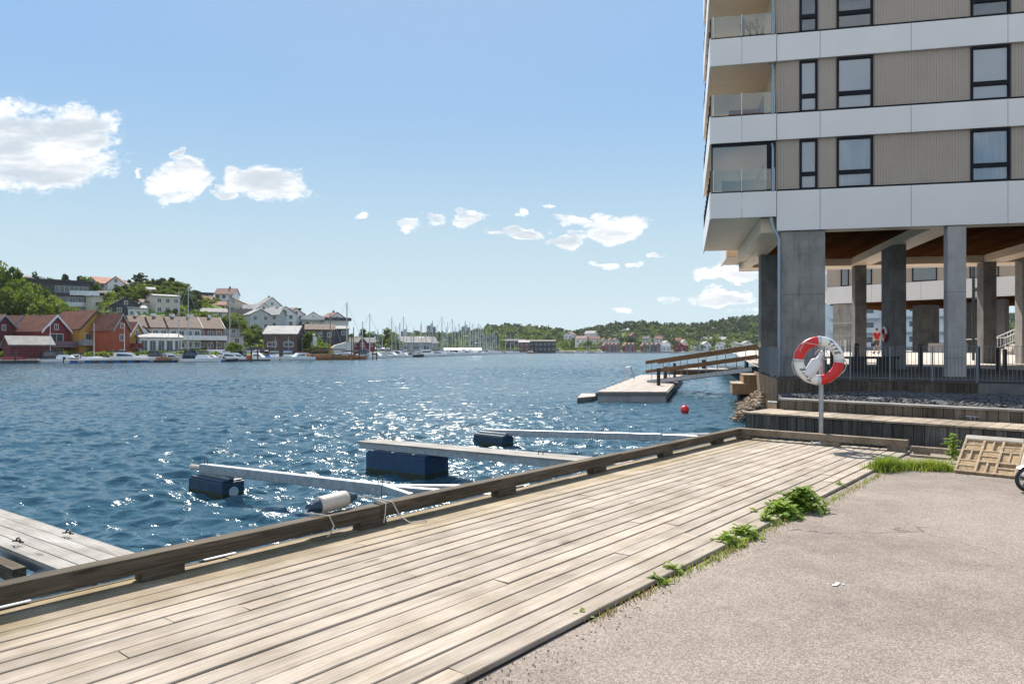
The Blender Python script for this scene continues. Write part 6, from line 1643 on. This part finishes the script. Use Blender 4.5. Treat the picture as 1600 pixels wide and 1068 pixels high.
# left shore
motorboat('long sleek white motor yacht moored below the rust orange house',195,138,11,6,'cruiser',top='navy')
motorboat('white motorboat with open black tent beside the red boat shed',93,137,7.5,10,'canopy',top='black')
motorboat('small white boat with raised outboard left of the long yacht',128,135,5.5,-15,'open')
motorboat('white launch with blue covered bow behind the outboard boat',150,136.5,6,12,'cover',top='white')
motorboat('cabin cruiser with black framed canopy left of the leaning mast',312,142,7.4,-6,'canopy',top='navy')
motorboat('boat under a bright blue tarpaulin between the two tall masts',280,150,6.5,10,'cover',top='blue')
motorboat('little orange brown dinghy at the pontoon beneath the lawn',259,139,4.0,20,'cover',top='wood',hullm='black')
motorboat('white sports boat moored right of the black canopied cruiser',358,156,8.5,8,'cruiser')
motorboat('dark rubber boat with big black outboard at the pontoon end',350,146,5,-8,'open',hullm='black')
motorboat('red hulled row boat pulled up left of the red boat shed',27,131,5.4,5,'cover',hullm='red',top='red')
motorboat('white trawler yacht with blue canvas roof below the boathouse',431,172,7.0,-62,'trawler',top='navy')
motorboat('white cabin boat with domed blue top right of the trawler yacht',452,176,6.0,-50,'trawler',top='blue')
motorboat('beamy white wooden boat with red waterline and varnished wheelhouse',467,170,8.0,-145,'cruiser',top='wood')
motorboat('varnished wooden boat lying low before the grey ramp',505,176,10,5,'cover',hullm='wood',top='wood')
motorboat('dark wooden cabin boat with curved black roof at the tall wooden mast',524,178,8,-8,'cover',hullm='wood',top='black')
motorboat('boat with teal cover moored stern out before the tiny cabin',564,195,6.5,30,'cover',top='teal')
motorboat('white motor cruiser right of the teal covered boat',588,205,7.5,-25,'cruiser')
sailboat('slim mast sailing boat left of the two tallest left masts',274,455,160,9)
sailboat('sailing boat with tall double spreader mast before the terrace',288,446,158,10)
sailboat('sailing boat whose mast rises before the brick gable end',354,456,168,9)
sailboat('old gaff boat with dark varnished mast left of the tallest mast',511.5,490,180,9,0,'wood','wood',tk=1.3)
sailboat('big grey sailing yacht with the tallest mast of the quay',536,472,182,12,0,'grey',tk=1.5)
sailboat('wooden boat with short brown mast right of the tallest mast',549,511,180,7,0,'wood','wood',stays=False,tk=1.3)
sailboat('sailing boat with thick short mast above the teal cover',563,502,205,8,20,stays=False,tk=1.3)
sailboat('sailing boat with tall mast and slanted stay above the tiny red cabin',573,489,212,11,0)
# marina between the quay and the wooded hill
MAR = [(590,513,300,'faint short mast yacht between the tiny cabin and the boathouse trees'),(609,495,235,'white yacht with tall mast before the trees left of the boathouse'),(622,504,262,'white yacht with slightly shorter mast at boathouse left end'),(627,494,240,'white yacht with tall mast crossing the boathouse roof left part'),(640,517,252,'white yacht with short leaning mast before the lower boathouse roof'),(657.5,502,262,'white yacht with mast at the right end of the lower boathouse roof'),
 (672.5,500,270,'white yacht whose mast crosses the tallest tower block'),(687,494,280,'white yacht with the tallest marina mast, just right of the tower block'),(692,524,320,'low mast yacht right behind the tallest marina mast'),(703.5,498,295,'yacht with tall mast midway between the two reddish towers'),(714.5,505,310,'yacht with medium mast left of the right hand tower block'),(725.5,500,320,'yacht whose mast crosses the right hand tower block'),(733,515,345,'yacht with lower mast touching the right tower side'),(736,505,340,'yacht with mast just right of the right hand tower block'),(743,520,365,'short mast yacht before the woods right of the towers'),(745,504.5,350,'left one of two close masts at the foot of the wooded hill'),(748,507,360,'right one of two close masts at the foot of the wooded hill'),(755,522,380,'small yacht with pale mast before the wooded slope left part'),(761,524,385,'small yacht with pale mast second along the wooded slope'),(768,521,400,'small yacht with pale mast third along the wooded slope'),(774,524,410,'small yacht with pale mast nearest the dark far warehouse'),
 (789,521,470,'far yacht with mast before the left warehouse'),(809,518,480,'far yacht with mast at the rust red shed left side'),(860,533,535,'tiny far yacht right of the dark warehouses'),(916,532,540,'tiny far yacht with mast before the cream far house')]
for i, (p, top, Y, lab) in enumerate(MAR): sailboat(lab, p, top, Y, None if Y < 450 else 8, rng.choice([-30,-10,15,60,80]), cover=rng.choice(['navy','white','blue']), stays=Y < 420)
MB_ = [(612,225,8.5,'cruiser','white motorboat at the marina edge below the boathouse trees'),(628,232,7,'canopy','motorboat with dark canopy in front of the boathouse left end'),(641,238,9,'open','dark hulled open boat in front of the boathouse middle'),(655,245,8,'cruiser','white motorboat before the lower boathouse roof right end'),(668,255,8,'trawler','white wheelhouse boat below the tallest tower block'),(683,262,11,'cruiser','long white motor yacht below the tallest marina mast'),(700,285,9,'cruiser','white motorboat between the two reddish towers at waterline'),(716,300,9,'canopy','motorboat with canopy below the right hand tower block'),(730,318,10,'cruiser','white motorboat under the white boat tent'),(748,338,9,'cruiser','white motorboat ending the marina row at the water'),(764,400,8,'canopy','small canopy boat left of the dark far warehouse'),(778,430,8,'open','dark small boat at the dark far warehouse'),(786,450,8,'cruiser','white boat before the left half of the warehouse'),(798,455,8.5,'trawler','white trawler with black roof before the dark warehouse'),(813,465,8,'open','white open boat before the rust red shed'),(829,470,9,'cruiser','orange trimmed boat right of the rust red shed'),(845,540,8,'cruiser','white far boat below the right warehouse'),(870,545,9,'trawler','bulky white boat right of the far warehouses'),(902,548,8,'open','low far boat under the pale red roofed house'),(938,550,8,'cruiser','small far boat left of the far red rowhouses'),(1068,552,7,'cruiser','small white boat just right of the far red barn'),(1078,553,6,'open','white dinghy at the start of the far green meadow'),(1092,553,8,'cruiser','cluster boat at the jetty of the far green meadow')]
for p, Y, L, k, lab in MB_: motorboat(lab, p, Y, L, rng.choice([-25,-10,8,20,170]), k, 'black' if 'dark' in lab and 'hulled' in lab else ('wood' if 'orange' in lab else 'white'), rng.choice(['navy','white','grey']))
ORD2 = ORD+['sixteenth','seventeenth','eighteenth','nineteenth','twentieth','twenty first','twenty second','twenty third','twenty fourth']
BACK = sorted([(104,139,6,'canopy','black'),(117,142,7,'cruiser','navy'),(139,141,6.5,'open','white'),(163,146,8,'cruiser','white'),(229,144,7,'canopy','navy'),(243,147,6,'cover','white'),(267,146,7,'cruiser','white'),(300,152,8,'cruiser','navy'),(326,153,7,'canopy','black'),(341,158,8,'trawler','white'),(371,160,7,'cruiser','white'),(383,163,6.5,'canopy','navy'),(404,166,7,'cruiser','white'),(417,168,6,'cover','blue'),(446,184,7.5,'trawler','white'),(480,182,7,'cruiser','white'),(494,186,8,'trawler','wood'),(546,196,8,'cruiser','white'),(577,206,8,'canopy','navy'),(600,222,7.5,'cruiser','white')])
for i, (p, Y, L, k, tp_) in enumerate(BACK): motorboat(f"{ORD2[i]} {'from left ' if i else ''}motorboat in the crowded back row along the left shore", p, Y, L, rng.choice([-30,-12,10,25,60,160]), k, 'white', tp_)
YB = sorted([(583,516,250),(597,512,262),(616,509,275),(634,507,285),(646,511,300),(663,509,300),(668,514,320),(680,506,305),(696,511,330),(699,503,300),(709,510,340),(719,513,352),(722,508,330),(731,503,335),(740,512,370),(752,510,372),(758,516,400),(765,514,410),(771,516,420),(780,520,440),(796,522,470),(803,524,478)])
for i, (p, top, Y) in enumerate(YB): sailboat(f"{ORD2[i]} {'from left ' if i else ''}yacht mast in the back row of the marina", p, top, Y, None, rng.choice([-30,-10,15,60,80]), cover=rng.choice(['navy','white','blue']), stays=i % 2 == 0)
b_ = P(723,549,345); b_.z = -.3
root = thing('boat_tent', 'long white boat tent on the marina shore under the right masts', 'tent', b_, R(4))
mb = MB(); mb.prism([(-9,0,0),(-9,5,0),(-9,5,1.6),(-9,2.5,2.5),(-9,0,1.6)], (18,0,0)); mb.build('cover', BM['white'], root)
# pontoon with blue floats
root = thing('floating_dock', 'long low pontoon on blue floats under the row of left shore boats', 'dock', P(220,566,134), world=True)
A_, B_ = P(100,567.5,131.5), P(352,565,145); mb = MB(); A_.z = B_.z = -.5; mb.beam(A_,B_,2.0,.14); mb.build('deck', M_pier, root)
for i in range(12):
    f = (i+.4)/12; c = A_.lerp(B_, f); e = A_.lerp(B_, f+.045); mb = MB(); c.z = e.z = -.82; mb.beam(c, e, 1.8, .46); mb.build('float', BM['blue'], root)
root = thing('floating_dock', 'dark work pontoon with timber frame left of the trawler yacht', 'dock', P(398,564,150), world=True)
A_, B_ = P(372,565,150), P(420,564.5,153); mb = MB(); A_.z = B_.z = -.7; mb.beam(A_,B_,3,.4); mb.build('deck', HM['dark'], root)
mb = MB(); c = P(393,564,150); c.z = -.6
for s_ in (0,1.3): mb.box(s_-.12,s_+.12,-.1,.1,0,2.4,Matrix.Translation(c))
mb.box(-.3,1.6,-.3,.3,2.0,2.7,Matrix.Translation(c)); mb.build('frame', HM['brown'], root)
b_ = P(389,549,160); b_.z = WZ+.35
root = thing('life_raft_box', 'bright orange box on the work pontoon', 'box', P(389.5,561,151), world=True)
mb = MB(); c = P(389.5,557,151); c.z = -.5; mb.box(-.5,.5,-.4,.4,0,.75,Matrix.Translation(c)); mb.build('case', pm('orange_plastic', (.55,.12,.02), (.45,.1,.02), 2, .5), root, bevel=.05)
mb = MB(); mb.box(-.53,.53,-.43,.43,.75,.85,Matrix.Translation(c)); mb.build('lid', pm('orange_plastic', (.5,.1,.02)), root)
# mooring poles in front of the quay
for p, Y, top, c_, lab in ((24,127,549,'dark','thick dark mooring pole left of the red boat shed'),(488,172,545,'dark','dark mooring pole below the small quay trees'),(520.5,173,553,'dark','dark short mooring pole before the black roofed boat'),(549.5,172,525,'wood','tall brown mooring pole with dark foot'),(561.5,176,543,'dark','dark mooring pole before the teal cover'),(582.5,180,549,'wood','brown timber mooring pole right of the teal cover'),(588.5,182,551,'dark','dark mooring pole at the white cruiser'),(437,168,545,'dark','dark mooring pole between the trawler and the domed boat')):
    c = Vector(((p-800)/FPX*Y, Y, WZ-.5)); zt = EYE-(top-HZ)*Y/FPX
    root = thing('mooring_pole', lab, 'pole', c, world=True, group='mooring poles in the harbour')
    mb = MB(); mb.tube([c, (c.x,c.y,zt)], .16, 8); mb.build('shaft', BM['wood'] if c_ == 'wood' else HM['dark'], root)
    mb = MB(); mb.tube([(c.x,c.y,zt),(c.x,c.y,zt+.12)], .19, 8); mb.build('cap', HM['dark'], root)
# flag poles of the waterfront houses
for p, Y, lab in ((78.5,138,'white flagpole before the barn red house, leftmost of three'),(147,140,'white flagpole before the ochre house, middle of three'),(194.5,141,'white flagpole before the rust orange house, rightmost of three')):
    c = Vector(((p-800)/FPX*Y, Y, -.2)); root = thing('flagpole', lab, 'flagpole', c, world=True, group='white flagpoles')
    mb = MB(); mb.tube([c, c+Vector((0,0,6.6))], .06, 7, .04); mb.build('pole', HM['white'], root)
    mb = MB(); mb.ball(c+Vector((0,0,6.65)), .1, 6); mb.build('ball_top', HM['white'], root)
    mb = MB(); mb.prism([c+Vector((-.04,0,6.4)), c+Vector((-.7,0,5.6)), c+Vector((-1.0,0,5.3)), c+Vector((-1.1,0,5.45)), c+Vector((-.6,0,5.95))], (0,.03,0)); mb.build('pennant', BM['red'], root)
# grey ramp and parked cars on the quay
b_ = P(525,548,200); b_.z = -.1
root = thing('boat_ramp', 'pale grey curved ramp wall behind the tallest mast', 'ramp', b_, R(20))
mb = MB(); mb.prism([(-4,0,0),(5,0,0),(5,0,3.6),(3,0,3.6),(0,0,2.7),(-2.5,0,1.0)], (0,5,0)); mb.build('wall', HM['lgrey'], root)
mb = MB(); mb.prism([(-4,.5,.02),(-2.5,.5,1.05),(0,.5,2.75),(3,.5,3.65),(5,.5,3.65),(5,.5,3.7),(3,.5,3.75),(0,.5,2.9),(-2.5,.5,1.2)], (0,4,0)); mb.build('surface', HM['cream'], root)
for p, Y, c_, lab in ((592,262,'white','white parked car left of the marina on the rising quay'),(600,266,'grey','silver parked car behind the white one on the quay'),(391,172,'grey','grey parked car under the trees left of the boathouse'),(407,174,'dark','dark parked car nearest the boathouse left corner')):
    zq = TZ(p, Y); b_ = Vector(((p-800)/FPX*Y, Y, max(zq,-.1)+(1.2 if p > 500 else .5)))
    root = thing('parked_car', lab, 'car', b_, R(25), 'parked cars on the quay'); cm = BM['white'] if c_ == 'white' else (BM['grey'] if c_ == 'grey' else BM['black'])
    mb = MB(); mb.box(-2.1,2.1,-.85,.85,.3,.85); mb.build('body', cm, root, bevel=.15)
    mb = MB(); cabin(mb, -1.5, 1.1, 1.55, .85, 1.42, .9, .5); mb.build('windows', M_pane, root)
    mb = MB(); mb.box(-1.1,.5,-.6,.6,1.42,1.47); mb.build('roof', cm, root)
    for sx in (-1.3,1.3):
        for sy in (-.8,.8): mb = MB(); mb.tube([(sx,sy-.1,.3),(sx,sy+.1,.3)], .32, 10); mb.build('wheel', M_rubber, root)

# ------------------------------------------------------------------ thin summer haze over the fjord
if True:
    hzm = bpy.data.materials.new('summer_haze'); hzm.use_nodes = True; ht = hzm.node_tree; ht.nodes.clear()
    ho = ht.nodes.new('ShaderNodeOutputMaterial'); hv = ht.nodes.new('ShaderNodeVolumePrincipled')
    hv.inputs['Color'].default_value = (.80,.88,.97,1); hv.inputs['Density'].default_value = .00006; hv.inputs['Anisotropy'].default_value = .3
    ht.links.new(hv.outputs[0], ho.inputs['Volume'])
    o = MB().box(-3200,3200,-90,1650,-4.5,90).build('haze', hzm); struct(o, 'stuff')
